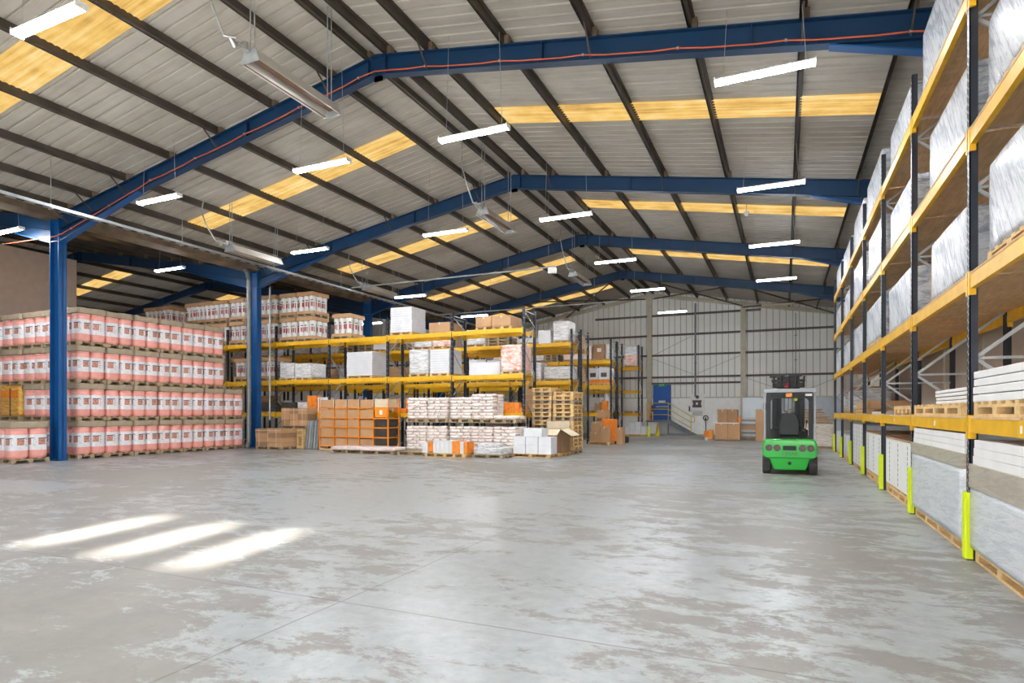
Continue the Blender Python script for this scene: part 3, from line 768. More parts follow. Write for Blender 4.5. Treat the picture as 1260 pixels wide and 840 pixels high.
link('film_wrap', soft_mesh(1.34, 1.0, 1.18, .03, ['amberfilm'], 8, .015, 3), t, (0, 0, .147))
obj('orange_label', MB().box(-.5, .05, -.53, -.515, .85, 1.12).box(.15, .55, -.53, -.515, .85, 1.12), ['orangec'], t)
obj('strap', MB().box(.08, .1, -.54, -.515, .16, 1.2), ['print'], t)

# ------------------------------------------------------------------ white tub pallets on the front rack
def tub_meshes():
    b = MB(); n = 14; r, h = .155, .62; pr = [(0, .8), (.05, .9), (.86, 1), (.87, 1.05), (.95, 1.05), (1, .98)]
    vs = [(r * q * math.cos(2 * math.pi * i / n), r * q * math.sin(2 * math.pi * i / n), h * z) for z, q in pr for i in range(n)]
    b.add(vs, [(k * n + i, k * n + (i + 1) % n, (k + 1) * n + (i + 1) % n, (k + 1) * n + i) for k in range(len(pr) - 1) for i in range(n)], 0, True).add(vs[-n:], [tuple(range(n))], 0)
    l = MB()
    for q in range(4):
        a0 = q * math.pi / 2 + .2; st = 4
        for (da, db, z0, z1, k) in ((0, .6, .3, .6, 0), (.8, 1.0, .25, .6, 1), (0, .7, .68, .74, 1)):
            v = [((r * 1.0 + .004) * math.cos(a0 + da + (db - da) * i / st), (r * 1.0 + .004) * math.sin(a0 + da + (db - da) * i / st), h * z) for i in range(st + 1) for z in (z0, z1)]
            l.add(v, [(2 * i, 2 * i + 2, 2 * i + 3, 2 * i + 1) for i in range(st)], k, True)
    return b.mesh(['white'], 'tub'), l.mesh(['redprint', 'print'], 'tub_label', fix=False)
TB, TL = tub_meshes()
def tub_pallet(xc, yc, z, lab, s=1.0, top=True):
    t = thing('tub_pallet', lab, 'pallet of tubs', (xc, yc, z), 0, 'white tub pallets on the front rack')
    link('wooden_pallet', pallet_mesh(1.0, 1.1, .14, 'palletd'), t)
    obj('bottom_tray', MB().box(-.5, .5, -.54, .54, .142, .25), ['card'], t)
    for i in range(3):
        for j in range(3):
            if i == 1 and j == 1: continue
            o = link('tub', TB, t, (-.33 + i * .33, -.36 + j * .36, .252), R.uniform(0, 6), (1, 1, 1.13))
            link('tub_label', TL, o)
    if top: obj('cardboard_lid', MB().box(-.495, .495, -.55, .55, .96, 1.14), ['card' if s > .5 else 'cardp'], t, bevel=.01)
zc = 4.935
xs_t = [-31.07, -30.05, -29.03, -27.87, -26.85, -25.83, -24.67, -23.65, -22.63]
for k, x in enumerate(xs_t):
    for l in range(2):
        if l == 1 and k == 2: continue
        tub_pallet(x, 22.3, zc + l * 1.16, 'white tub pallet atop the front rack, %s from its far end, %s' % (ORD[k], ('lower tier', 'upper tier')[l]))
for k, x in enumerate((-21.42, -20.36)):
    for l in range(2):
        tub_pallet(x, 22.35, zc + l * 1.16, 'white tub pallet atop the front rack, %s right of the second column, %s' % (ORD[k], ('lower tier', 'upper tier')[l]))
tub_pallet(-18.25, 22.35, zc, 'last pallet of white printed tubs at the right end of the top tier')
tub_pallet(-22.7, 22.35, 3.135, 'pallet of white printed tubs on the middle shelf beside the second blue column')
tub_pallet(-24.4, 22.35, 3.135, 'pallet of white printed tubs on the middle shelf behind the grey downpipe')

# ------------------------------------------------------------------ goods on the cross racks
def layered(x0, x1, y0, y1, z, h, n, lab, mat='whitebox', ph=.13, cols=2, name='ream_pallet', cat='pallet of cartons', gap=.012):
    w, d = x1 - x0, y1 - y0
    t = thing(name, lab, cat, ((x0 + x1) / 2, (y0 + y1) / 2, z)); link('wooden_pallet', pallet_mesh(w, d, ph), t)
    lh = (h - ph) / n
    for k in range(n):
        b = MB()
        for i in range(cols):
            for j in range(2):
                o_ = R.uniform(-.008, .008)
                b.box(-w / 2 + i * w / cols + .004 + o_, -w / 2 + (i + 1) * w / cols - .004 + o_, -d / 2 + j * d / 2 + .004 + o_, -d / 2 + (j + 1) * d / 2 - .004, ph + k * lh + .001, ph + (k + 1) * lh - gap)
        obj('carton_layer', b, [mat], t)
    obj('core', MB().box(-w / 2 + .03, w / 2 - .03, -d / 2 + .03, d / 2 - .03, ph + .001, h - .02), ['grey'], t)
    return t
yA, yZ = 21.72, 22.8
layered(-15.5, -14.4, yA, yZ, 4.935, 1.2, 11, 'white ream cartons in level layers on a pallet atop the front rack', cols=2)
layered(-17.85, -16.45, yA, yZ, 3.135, 1.18, 13, 'square stack of white cartons on the middle shelf of the front rack', cols=1)
load_film(-14.55, -13.6, yA, yZ, 3.135, 1.15, 'narrow white wrapped load left of the wide carton stack, middle shelf of the front rack', None, None, .12, 'filmgrey', seed=3)
layered(-13.5, -12.58, yA, yZ, 3.135, 1.12, 10, 'wide white carton load beside the film load on the middle shelf of the front rack', cols=1)
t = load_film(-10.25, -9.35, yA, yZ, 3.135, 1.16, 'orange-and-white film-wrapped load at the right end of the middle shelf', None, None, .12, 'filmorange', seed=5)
for k, (a, b, z0, h) in enumerate(((-21.85, -20.95, 3.135, .82), (-20.9, -19.95, 3.135, .78))):
    load_film(a, b, yA, yZ, z0, h, ('crumpled', 'neat')[k] + ' white film-wrapped bale on the middle shelf right of the second blue column', None, None, .1, 'filmgrey', seed=7 + k)
tag(obj('white_box', MB().box(-11.75, -10.4, 22.0, 22.8, 3.132, 3.66), ['whitebox'], bevel=.01), 'long low white carton on the middle shelf left of the orange load', 'carton')
def carton(x0, x1, y0, y1, z0, z1, lab, mat='card', name='carton', tape=True, group=None):
    t = thing(name, lab, 'carton', ((x0 + x1) / 2, (y0 + y1) / 2, z0), 0, group); w, d, h = (x1 - x0) / 2, (y1 - y0) / 2, z1 - z0
    obj('box_body', MB().box(-w, w, -d, d, 0, h), [mat], t, bevel=.006)
    if tape: obj('tape_strip', MB().box(-.03, .03, -d - .002, d + .002, h - .08, h + .002), ['tape'], t)
    return t
carton(-13.55, -12.55, yA, yZ, 4.935, 5.36, 'brown carton atop the front rack right of the ream cartons')
carton(-11.35, -10.65, yA, yZ, 5.06, 5.46, 'brown long carton atop the front rack, left one of a pair')
carton(-10.63, -9.8, yA, yZ, 5.06, 5.46, 'brown long carton atop the front rack, right one of a pair')
free_pallet(-10.57, 22.3, 4.935, 1.6, 1.1, 'pallet beneath the pair of long cartons atop the front rack', .12)
# orange small cartons and clutter on the lowest shelf
def small_boxes(x0, x1, y, z, rows, n, mat, lab, sz=.22, group=None):
    w = (x1 - x0) / n
    for r_ in range(rows):
        for k in range(n):
            if r_ == rows - 1 and k % 4 == 3: continue
            j = R.uniform(-.01, .01)
            tag(obj('small_carton', MB().box(x0 + k * w + .005, x0 + (k + 1) * w - .008, y + j, y + .3 + j, z + r_ * sz, z + (r_ + 1) * sz - .004), [mat], bevel=.004), lab, 'carton', group or lab)
small_boxes(-10.15, -9.25, 21.8, 1.605, 2, 4, 'orangec', 'small orange carton on the lowest shelf above the white sacks', .21, 'orange cartons above the sacks')
small_boxes(-15.4, -14.5, 21.8, 1.605, 1, 4, 'orangec', 'small orange carton on the lowest shelf right of the orange cage', .2, 'orange cartons by the cage')
small_boxes(-14.75, -14.3, 21.8, 1.805, 2, 2, 'orangec', 'small orange carton stacked high on the lowest shelf by the sacks', .21, 'upper orange cartons by the sacks')
small_boxes(-20.2, -19.65, 21.82, 1.605, 4, 2, 'orangec', 'small orange carton in the tall pile on the lowest shelf above the brown cartons', .2, 'orange cartons above the brown ones')
small_boxes(-19.6, -18.95, 21.82, 1.605, 4, 2, 'whitebox', 'white carton in the pile between the orange cartons and the orange cage', .18, 'white cartons left of the cage')
for k in range(2):
    load_film(-23.2 + k * 1.28, -22.35 + k * 1.28, 21.9, 22.7, 1.605, .5, ('first', 'second')[k] + ' dark grey bale on the lowest shelf right of the downpipe', None, None, .06, 'darkcrate', name='grey_bale', seed=k)
load_film(-20.9, -20.3, 21.9, 22.7, 1.605, .5, 'light grey bale on the lowest shelf left of the orange carton pile', None, None, .06, 'filmgrey', name='grey_bale', seed=9)

# random stock deeper in the hall
def stock(yf, dp, lv, rname, bays, ntypes, skip=()):
    for li, z in enumerate(lv):
        for b in range(bays):
            n = 0
            x1 = XL - .15 - b * PL
            while n < 3 and x1 > XL - (b + 1) * PL + 1.0:
                w = R.uniform(.85, 1.25)
                if x1 - w < XL - (b + 1) * PL + .05: break
                if (li, b, n) not in skip and R.random() < .82 and not (rname == 'third' and VAL - .5 < x1 and x1 - w < VAL + .5):
                    ty = R.choice(ntypes); h = R.uniform(.55, 1.2) if li < 2 else R.uniform(.5, 1.1)
                    lab = '%s, %s shelf of %s cross rack, %s bay inward, %s in bay' % ({'filmgrey': 'pale wrapped load', 'card': 'brown carton load', 'orange': 'orange printed load', 'empty': 'short pallet stack', 'white': 'white carton load'}[ty], ('lowest', 'middle', 'top')[li], rname, ORD[b], ORD[n])
                    ya = yf + .05
                    if ty == 'empty':
                        for q in range(3):
                            free_pallet(x1 - w / 2, ya + .55, z + .003 + q * .15, w, 1.0, '%s pallet up its pile, %s shelf of %s cross rack, %s bay, %s place' % (ORD[q], ('lowest', 'middle', 'top')[li], rname, ORD[b], ORD[n]), .145, 'palletd', 0, 'pallets on the cross racks')
                    elif ty in ('card', 'white'):
                        layered(x1 - w, x1, ya, ya + 1.0, z + .003, h, 4, lab, 'card' if ty == 'card' else 'whitebox', cols=2)
                    else:
                        load_film(x1 - w, x1, ya, ya + 1.0, z + .003, h, lab, 'stock on the cross racks', None, .13, 'filmorange' if ty == 'orange' else ty, seed=R.randint(0, 99))
                x1 -= w + .06; n += 1
TY = ['filmgrey', 'card', 'filmgrey', 'white', 'orange', 'empty', 'empty']
b_skip = {(2, 0, 0), (2, 0, 1), (2, 0, 2), (1, 0, 0), (1, 0, 1), (1, 0, 2)}
stock(27.5, 1.25, ROWS[1][3], 'second', 7, TY, b_skip)
stock(28.98, 1.25, ROWS[2][3], 'third', 7, TY)
stock(34.7, 1.3, ROWS[3][3], 'fourth', 4, TY, {(i, 0, j) for i in range(3) for j in range(3)})
stock(36.2, 1.2, ROWS[4][3], 'fifth', 3, TY, {(i, 0, 0) for i in range(3)})
stock(42.1, 1.2, ROWS[5][3], 'last', 3, TY, {(i, 0, j) for i in range(3) for j in range(3)})
# specific goods, second rack right bay
load_film(-10.2, -9.4, 27.55, 28.65, 4.973, 1.05, 'tall grey-white wrapped load on top at the right end of the second cross rack', None, None, .1, 'filmgrey', seed=11)
carton(-10.95, -10.32, 27.55, 28.4, 4.973, 5.62, 'white carton with a small picture atop the second cross rack', 'whitebox')
load_film(-12.1, -11.0, 27.55, 28.6, 4.973, .3, 'low grey load atop the second cross rack left of the white carton', None, None, .08, 'filmgrey', seed=12)
load_film(-10.7, -9.3, 27.6, 28.6, 3.133, .72, 'wide white wrapped load, middle shelf, right end of the second cross rack', None, None, .12, 'filmgrey', seed=13)
load_film(-12.2, -10.85, 27.6, 28.6, 3.133, .95, 'second white wrapped load inward on the middle shelf of the second cross rack', None, None, .12, 'filmgrey', seed=14)
# fourth rack right bay
t = load_film(-10.35, -9.6, 34.75, 35.8, 4.683, .95, 'big brown wrapped carton with a white label atop the fourth cross rack', None, None, .1, 'cardd', seed=15)
obj('paper_label', MB().box(-.1, .15, -.56, -.54, .5, .72), ['white'], t)
load_film(-9.57, -9.34, 34.75, 35.8, 4.683, .95, 'thin white wrapped load at the corner of the fourth cross rack top', None, None, .1, 'filmgrey', seed=16)
load_film(-12.2, -10.45, 34.75, 35.8, 4.683, .9, 'pinkish load atop the fourth cross rack left of the labelled carton', None, None, .1, 'filmpink', seed=17)
for k, (a, b) in enumerate(((-10.62, -10.0), (-9.96, -9.34))):
    t = layered(a, b, 34.75, 35.8, 3.203, 1.05, 4, ('left', 'right')[k] + ' white-over-orange carton load on the middle shelf of the fourth cross rack', 'whitebox', cols=1)
    obj('orange_base', MB().box(-(b - a) / 2 - .01, (b - a) / 2 + .01, -.535, .535, .14, .36), ['orangec'], t)
    obj('picture_print', MB().box(-.2, .15, -.54, -.53, .5, .75), ['print'], t)
carton(-10.25, -9.85, 34.8, 35.3, 1.603, 2.2, 'dark brown carton on the lowest shelf at the end of the fourth cross rack', 'cardd')
carton(-9.82, -9.5, 34.8, 35.2, 1.603, 2.3, 'upright orange carton on the lowest shelf at the end of the fourth cross rack', 'orangec')
t = MB()
for k in range(4): t.cyl((-9.6 + k * .04, 35.0 + k * .1, 1.603), (-9.62 + k * .04, 35.0 + k * .1, 2.75 - k * .12), .06, 10)
tag(obj('film_roll_bundle', t, ['white']), 'bundle of tall white rolls standing on the end of the fourth cross rack', 'rolls')
# last rack right bay
t = load_film(-10.25, -9.35, 42.15, 43.2, 4.783, 1.5, 'tall load, white above and orange below, atop the last cross rack', None, (.01, 'white'), .13, 'filmgrey', seed=18)
obj('orange_base', MB().box(-.46, .46, -.54, .54, .14, .85), ['filmorange'], t)
small_boxes(-10.3, -9.4, 42.3, 1.553, 1, 5, 'card', 'small pale carton on the lowest shelf of the last cross rack', .16, 'small cartons on the last rack')

# ------------------------------------------------------------------ paper sacks
def sack_mesh(w, d, h, seed):
    return soft_mesh(w, d, h, .055, ['sack', 'sackprint'], 7, .012, seed, kf=lambda c, n: 1 if (abs(c.z - h / 2) < .022 and (abs(c.x) % .17) > .12) else 0)
SK = [sack_mesh(.46, .46, .128, 1), sack_mesh(.46, .46, .128, 2), sack_mesh(.31, .46, .128, 3), sack_mesh(.31, .46, .128, 4)]
rear = MB()
def sack_stack(xc, y, z, n, lab, w=.93, pz=True, plab=None, back=True):
    free_pallet(xc, y + .5, z, w + .04, 1.02, plab, .14, 'palletd', 0, 'pallets under the sacks')
    for k in range(n):
        zz = z + .142 + k * .118
        if k % 2 == 0: row = [(-w / 4, SK[(k // 2) % 2]), (w / 4, SK[(k // 2 + 1) % 2])]
        else: row = [(-w / 3, SK[2]), (0, SK[3]), (w / 3, SK[2])]
        for x, me in row:
            jx, jy = R.uniform(-.012, .012), R.uniform(-.012, .012)
            o = link('paper_sack', me, None, (xc + x + jx, y + .26 + jy, zz), R.uniform(-.02, .02)); tag(o, lab, 'sack', lab)
        if k % 2 == 0: row2 = [-w / 4, w / 4]
        else: row2 = [-w / 3, 0, w / 3]
        for x in row2:
            hw = w / (2 * len(row2)) - .008
            rear.box(xc + x - hw, xc + x + hw, y + .53, y + .97, zz + .004, zz + .117)
bx = [-13.38, -12.43, -11.4, -10.46, -9.5]
nm = ['nearest the orange cage', 'second from the orange cage', 'in the middle of the five', 'second from the white boxes', 'nearest the white boxes']
for k, x in enumerate(bx):
    sack_stack(x, 20.45, 0, 8, 'white paper sack in the lower stack ' + nm[k], plab='pallet under the lower sack stack ' + nm[k])
for k, x in enumerate(bx[:4]):
    sack_stack(x + .03, 20.46, 1.235, 7 + (k == 3), 'white paper sack in the upper stack ' + (nm[:3] + ['right of the other three'])[k], plab='pallet under the upper sack stack ' + (nm[:3] + ['right of the other three'])[k])
sack_stack(-9.5, 20.46, 1.235, 1, 'white paper sack in the single layer beneath the orange cartons', w=.93, plab='pallet under the single layer of sacks')
o = obj('sack_pile_rear', rear, ['sack'], bevel=.02); o.name = 'sacks'; tag(o, 'rear rows of white paper sacks behind the front sacks', 'sacks', None, 'stuff')

# ------------------------------------------------------------------ floor goods, left centre
t = thing('box_cage', 'orange steel cage rack full of long brown cartons on the floor', 'cage rack', (-18.55, 20.75, 0))
W, D, H = 3.62, .8, 2.22; cx = [0, .8, 1.48, 2.14, 2.88, W]; lv = [.2, .6, 1.01, 1.4, 1.84]
b = MB()
for x in cx: b.box(x - .025, x + .025, 0, .04, .06, H if x in (0, W) else 1.84)
for x in (0, W): b.box(x - .025, x + .025, D - .04, D, .06, H)
for z in lv: b.box(0, W, 0, .04, z - .05, z).box(0, W, D - .04, D, z - .05, z).box(0, .04, 0, D, z - .05, z).box(W - .04, W, 0, D, z - .05, z)
obj('cage_frame', b, ['orange'], t)
b = MB()
for k in range(5):
    for li in range(5):
        if k == 4 and li < 4: continue
        z0 = lv[li] + .002; z1 = (lv[li + 1] - .055) if li < 4 else 2.2
        if k == 4: obj('long_carton', MB().box(cx[4] + .04, cx[5] - .06, .05, D - .06, z0, z1 - .02), ['tape'], t); continue
        obj('long_carton', MB().box(cx[k] + .035, cx[k + 1] - .035, .03 + R.uniform(0, .03), D - .05, z0, z1 - R.uniform(0, .04)), ['card'], t, bevel=.006)
b = MB()
for x in cx: b.box(x - .015, x + .015, -.004, 0, 1.84, 2.2)
obj('strap', b, ['tape'], t)
obj('sign_board', MB().box(2.98, W - .03, -.015, -.003, 1.43, 1.8).box(3.22, 3.36, -.02, -.015, 1.53, 1.72, 1), ['orange', 'white'], t)
obj('bay_interior_shade', MB().box(cx[4] + .06, W - .06, .1, D - .06, .21, 1.35), ['darkcrate'], t)  # dark block standing in for the shaded interior of the end bay
obj('skid', MB().box(.8, 1.6, -.05, D, 0, .06).box(0, W, 0, .1, 0, .06).box(0, W, D - .1, D, 0, .06), ['pallet'], t)
# brown cartons left of the cage
def carton_pile(x0, x1, y0, y1, z, rows, n, lab, ph=.14, rh=.22, pl=None):
    t = thing('strapped_carton_load', lab, 'pallet of cartons', ((x0 + x1) / 2, (y0 + y1) / 2, z)); w, d = x1 - x0, y1 - y0
    link('wooden_pallet', pallet_mesh(w, d, ph, 'palletd'), t)
    for r_ in range(rows):
        for k in range(n):
            j = R.uniform(-.015, .015)
            obj('flat_carton', MB().box(-w / 2 + k * w / n + .004, -w / 2 + (k + 1) * w / n - .006, -d / 2 + j, d / 2 - .02, ph + r_ * rh + .002, ph + (r_ + 1) * rh - .006), ['card' if (r_ + k) % 3 else 'cardd'], t, bevel=.006)
    b = MB(); h = rows * rh + ph
    for u in (.15, .5, .82): b.box(-w / 2 + u * w - .01, -w / 2 + u * w + .01, -d / 2 - .02, -d / 2 - .016, ph, h)
    b.box(-w / 2, w / 2, -d / 2 - .02, -d / 2 - .016, h - .1, h - .08)
    obj('strap', b, ['tape'], t)
carton_pile(-21.4, -19.9, 19.9, 20.95, 0, 4, 2, 'strapped brown flat cartons low on the floor right of the second blue column', .12, .2)
carton_pile(-21.0, -19.45, 21.0, 21.62, .9, 3, 3, 'strapped brown cartons on the raised pallet behind the low brown cartons', .12, .27)
carton_pile(-20.95, -19.9, 21.0, 21.62, 0, 3, 2, 'brown cartons supporting the raised pallet behind the low brown cartons', .12, .255)
tag(obj('pallet_on_edge', MB().box(-19.82, -19.74, 20.75, 20.95, 0, .89).box(-19.55, -19.47, 20.75, 20.95, 0, .89).box(-19.82, -19.47, 20.73, 20.75, 0.05, .14).box(-19.82, -19.47, 20.73, 20.75, .55, .64).box(-19.82, -19.47, 20.73, 20.75, .8, .88), ['pallet']), 'wooden pallet standing on edge left of the silver rolls', 'pallet')
for k in range(5):
    x = -19.34 + k * .145
    tag(obj('wrapped_roll', MB().cyl((x + .03, 20.8, 0.03), (x, 20.98, 1.26), .06, 12), ['silver' if k % 2 else 'galvd']), 'leaning silver wrapped roll, %s from the edge-standing pallet' % ORD[k], 'roll', 'leaning silver rolls')
# long low white pallet
t = thing('long_pallet_load', 'long low pallet of white wrapped boards in front of the orange cage', 'wrapped pallet load', (-15.1, 19.65, 0))
link('wooden_pallet', pallet_mesh(3.0, .8, .15, 'palletd'), t); link('film_wrap', soft_mesh(3.05, .85, .14, .03, ['filmpink'], 10, .02, 4), t, (0, 0, .152))
tag(free_pallet(-12.8, 19.75, 0, 1.3, .9, 'rough empty pallet between the long white load and the orange-and-white files', .15, 'palletd'), 'rough empty pallet between the long white load and the orange-and-white files', 'pallet')
# orange / white files
free_pallet(-11.17, 19.4, 0, 1.66, .9, 'pallet carrying the orange and white file boxes in front of the sacks', .15)
fx = -12.2; fs = [(.25, 'whitebox', .36, 0), (.22, 'orangec', .38, .12), (.12, 'whitebox', .44, 0), (.17, 'whitebox', .45, 0), (.17, 'whitebox', .45, 0), (.17, 'whitebox', .45, 0), (.17, 'whitebox', .45, 0), (.32, 'orangec', .45, 0), (.15, 'whitebox', .42, 0), (.15, 'orangec', .42, 0)]
for k, (w, mt, h, tl) in enumerate(fs):
    o = obj('file_box', MB().cbox((0, 0, h / 2), (w - .008, .55, h), 0, (0, -tl, 0)), [mt], bevel=.006); o.location = (fx + w / 2, 19.35, .152 + (.03 if tl else 0))
    tag(o, '%s box standing in the row before the sacks, %s from its left end' % ('orange' if mt == 'orangec' else 'white', ORD[k]), 'box', 'orange and white boxes'); fx += w
# clear wrapped pallet
t = thing('wrapped_load', 'low pale wrapped load on a white pallet in front of the right sack stacks', 'wrapped pallet load', (-9.62, 19.75, 0))
link('wooden_pallet', pallet_mesh(1.2, .9, .12, 'palletd'), t)
link('film_wrap', soft_mesh(1.15, .85, .25, .04, ['filmgrey'], 8, .03, 5), t, (0, 0, .122)); link('film_bulge', soft_mesh(.75, .6, .16, .05, ['filmgrey'], 8, .04, 8), t, (-.1, 0, .36))
# white boxes on pallet
free_pallet(-8.38, 20.75, 0, 1.5, .9, 'pallet under the pile of plain white boxes beside the open carton', .13, 'pallet')
wb = [(-9.07, 20.35, .48, .36), (-8.58, 20.35, .48, .36), (-8.09, 20.35, .5, .36)]
n_ = 0
for r_ in range(3):
    for k in range(3):
        x, y, w, h = wb[k]
        if r_ == 2:
            if k > 0: continue
            x, w = -8.66, .72; 
        hh = .235
        tag(obj('white_carton', MB().box(x, x + w - .01, y, y + .62, .132 + r_ * (hh + .075), .132 + r_ * (hh + .075) + hh + .07), ['whitebox'], bevel=.006), '%s plain white box, %s in its row, in the pile beside the open carton' % (('bottom', 'middle', 'topmost')[r_], ORD[k]), 'box', 'plain white boxes')
# open cardboard box
free_pallet(-8.05, 21.75, 0, 1.05, 1.1, 'pallet under the big open cardboard carton', .12, 'pallet')
t = thing('open_carton', 'big open cardboard carton with splayed flaps in front of the pallet stacks', 'carton', (-8.05, 21.8, .122))
b = MB(); w, d, h, e = .48, .52, .88, .012
b.box(-w, w, -d, -d + e, 0, h).box(-w, w, d - e, d, 0, h).box(-w, -w + e, -d, d, 0, h).box(w - e, w, -d, d, 0, h).box(-w, w, -d, d, 0, e)
obj('box_body', b, ['cardd'], t)
obj('front_flap', MB().add([(-w, -d, h), (w, -d, h), (w - .02, -d - .34, h - .22), (-w - .1, -d - .34, h - .22), (-w, -d, h + e), (w, -d, h + e), (w - .02, -d - .34, h - .21), (-w - .1, -d - .34, h - .21)], [(0, 1, 2, 3), (4, 5, 6, 7), (0, 1, 5, 4), (1, 2, 6, 5), (2, 3, 7, 6), (3, 0, 4, 7)]), ['tape'], t)
obj('side_flap', MB().add([(w, -d, h), (w, d, h), (w + .42, d, h - .25), (w + .42, -d, h - .25), (w, -d, h + e), (w, d, h + e), (w + .42, d, h - .24), (w + .42, -d, h - .24)], [(0, 1, 2, 3), (4, 5, 6, 7), (0, 1, 5, 4), (1, 2, 6, 5), (2, 3, 7, 6), (3, 0, 4, 7)]), ['tape'], t)
obj('back_flap', MB().box(-w, w, d, d + e, h, h + .28), ['tape'], t)
# wooden pallet stacks
for k in range(16):
    free_pallet(-8.78 + R.uniform(-.015, .015), 23.05 + R.uniform(-.03, .03), k * .163, .8, 1.2, 'wooden pallet in the left tall stack beside the rack end, %s from the floor' % ORD[k], .16, 'pallet' if k % 2 else 'palletd', R.uniform(-.02, .02), 'tall pallet stacks')
for k in range(15):
    free_pallet(-7.88 + R.uniform(-.015, .015), 23.05 + R.uniform(-.03, .03), k * .163, .82, 1.2, 'wooden pallet in the right tall stack next to the aisle, %s from the floor' % ORD[k], .16, 'pallet' if k % 4 else 'palletd', R.uniform(-.02, .02), 'tall pallet stacks')

# cluttered corner between racks
free_pallet(-8.45, 29.9, 0, 1.1, 1.0, 'pallet carrying mixed brown cartons at the end of the third cross rack', .15, 'pallet')
carton(-8.95, -8.4, 29.6, 30.2, .152, .62, 'brown carton low on the mixed pallet at the end of the third cross rack')
carton(-8.38, -8.0, 29.45, 30.0, .152, .9, 'upright brown carton on the mixed pallet nearest the aisle')
carton(-8.9, -8.45, 29.6, 30.2, .625, 1.15, 'brown carton stacked second on the mixed pallet')
t = thing('orange_board', 'upright orange case behind the brown cartons at the end of the third cross rack', 'case', (-8.15, 30.35, .1))
obj('panel', MB().box(-.4, .4, -.1, .1, .05, 1.2), ['orangec'], t, bevel=.07)
carton(-8.8, -8.25, 30.3, 30.8, 1.32, 1.75, 'brown carton perched behind the orange case')
carton(-8.8, -8.3, 30.5, 31.0, .0, 1.31, 'tall dark carton behind the orange case', 'cardd')
carton(-7.75, -7.45, 30.2, 30.8, 0, .85, 'narrow pale carton standing at the aisle edge of the clutter', 'card')
carton(-8.0, -7.77, 30.5, 31.0, 0, .75, 'dark brown upright carton inside the clutter', 'hole')
for k in range(3):
    t = link('black_bag', soft_mesh(.46, .45, .62 - k * .12, .16, ['black'], 8, .06, k + 3), None, (-8.75 + k * .5, 31.5 + k * .2, .0)); tag(t, 'lumpy black bag on the floor behind the clutter, %s' % ('nearest the orange case', 'in the middle', 'nearest the aisle')[k], 'bag', 'black bags')
tag(link('black_bag', soft_mesh(.3, .3, 1.7, .12, ['black'], 8, .09, 9), None, (-8.85, 34.35, 0)), 'tall black sheeted bundle leaning by the fourth cross rack upright', 'bundle')
# far pallet by last rack
free_pallet(-9.1, 40.9, 0, 1.9, 1.1, 'pallet on the floor before the last cross rack', .15, 'pallet')
for r_ in range(3):
    for k in range(4):
        if r_ == 2 and k in (0, 3): continue
        tag(obj('white_carton', MB().box(-9.85 + k * .38, -9.49 + k * .38, 40.45, 41.0, .152 + r_ * .28, .152 + r_ * .28 + .27), ['whitebox'], bevel=.01), 'small white carton in the pile on the pallet before the last cross rack', 'carton', 'white cartons before the last rack')
for x in (-10.05, -8.15):
    tag(obj('floor_guard', MB().box(x - .05, x + .05, 40.2, 40.3, .0, .75).box(x - .05, x - .03, 40.3, 40.4, 0, .75), ['lime'], bevel=.01), 'lime guard standing %s the white cartons before the last rack' % ('left of' if x < -9 else 'right of'), 'guard')
tag(obj('caution_cone', MB().cyl((-7.9, 41.9, .03), (-7.9, 41.9, .8), .16, 12, r2=.03).box(-8.1, -7.7, 41.7, 42.1, 0, .03), ['railyel']), 'yellow floor cone beside the last cross rack', 'cone')

# ------------------------------------------------------------------ door, landing, stairs
d = MB().box(-8.92, -7.78, YE - .14, YE - .07, 1.03, 3.6); o = struct('door_1', d, ['doorblue'])
obj('door_frame', MB().box(-9.0, -8.92, YE - .16, YE - .03, 1.03, 3.68).box(-7.78, -7.7, YE - .16, YE - .03, 1.03, 3.68).box(-9.0, -7.7, YE - .16, YE - .03, 3.6, 3.68), ['doorblue'], o)
obj('push_bar', MB().box(-8.8, -7.9, YE - .2, YE - .14, 2.0, 2.08), ['steel'], o)
obj('door_notice', MB().box(-8.6, -8.1, YE - .15, YE - .141, 2.32, 2.5), ['white'], o)
t = thing('exit_sign', 'small green and white exit sign above the blue door', 'sign', (-8.35, YE - .2, 3.7))
obj('sign_panel', MB().box(-.3, .3, -.03, .03, -.16, .06), ['exit'], t)
def text_mesh(txt, size, mat, depth=.004):
    cu = bpy.data.curves.new('t', 'FONT'); cu.body = txt; cu.size = size; cu.extrude = depth; cu.align_x = 'CENTER'; cu.align_y = 'CENTER'
    ob = bpy.data.objects.new('t', cu); COL.objects.link(ob)
    me = bpy.data.meshes.new_from_object(ob); bpy.data.objects.remove(ob); me.transform(Matrix.Rotation(math.pi / 2, 4, 'X'))
    me.materials.clear(); me.materials.append(m[mat]); return me
link('lettering', text_mesh('EXIT', .19, 'white'), t, (0, -.033, -.05))
t = thing('steel_landing', 'grey steel landing with yellow handrails and steps down from the blue door', 'stairs', (-8.5, 44.8, 0))
b = MB().box(-.75, .9, -.15, 1.12, .9, 1.03)
for x in (-.7, .8): b.box(x, x + .07, -.1, -.03, 0, .9)
obj('landing', b, ['stair'], t)
obj('white_skirt', MB().box(-.7, .0, .0, .04, .06, .88), ['white'], t)
obj('stringer', MB().prism([(.9, 1.03), (.9, .72), (2.35, -.0), (2.75, 0)], 'y', -.15, -.11).prism([(.9, 1.03), (.9, .72), (2.35, 0), (2.75, 0)], 'y', .8, .84), ['stair'], t)
for k in range(6): obj('tread', MB().box(.9 + k * .29, 1.19 + k * .29, -.11, .8, .84 - k * .165, .87 - k * .165), ['stair'], t)
b = MB(); r = .025
for x in (-.7, -.45, .85): b.cyl((x, -.12, 1.03), (x, -.12, 2.3), r, 8)
for z in (1.45, 1.85, 2.3): b.cyl((-.7, -.12, z), (.85, -.12, z), r, 8)
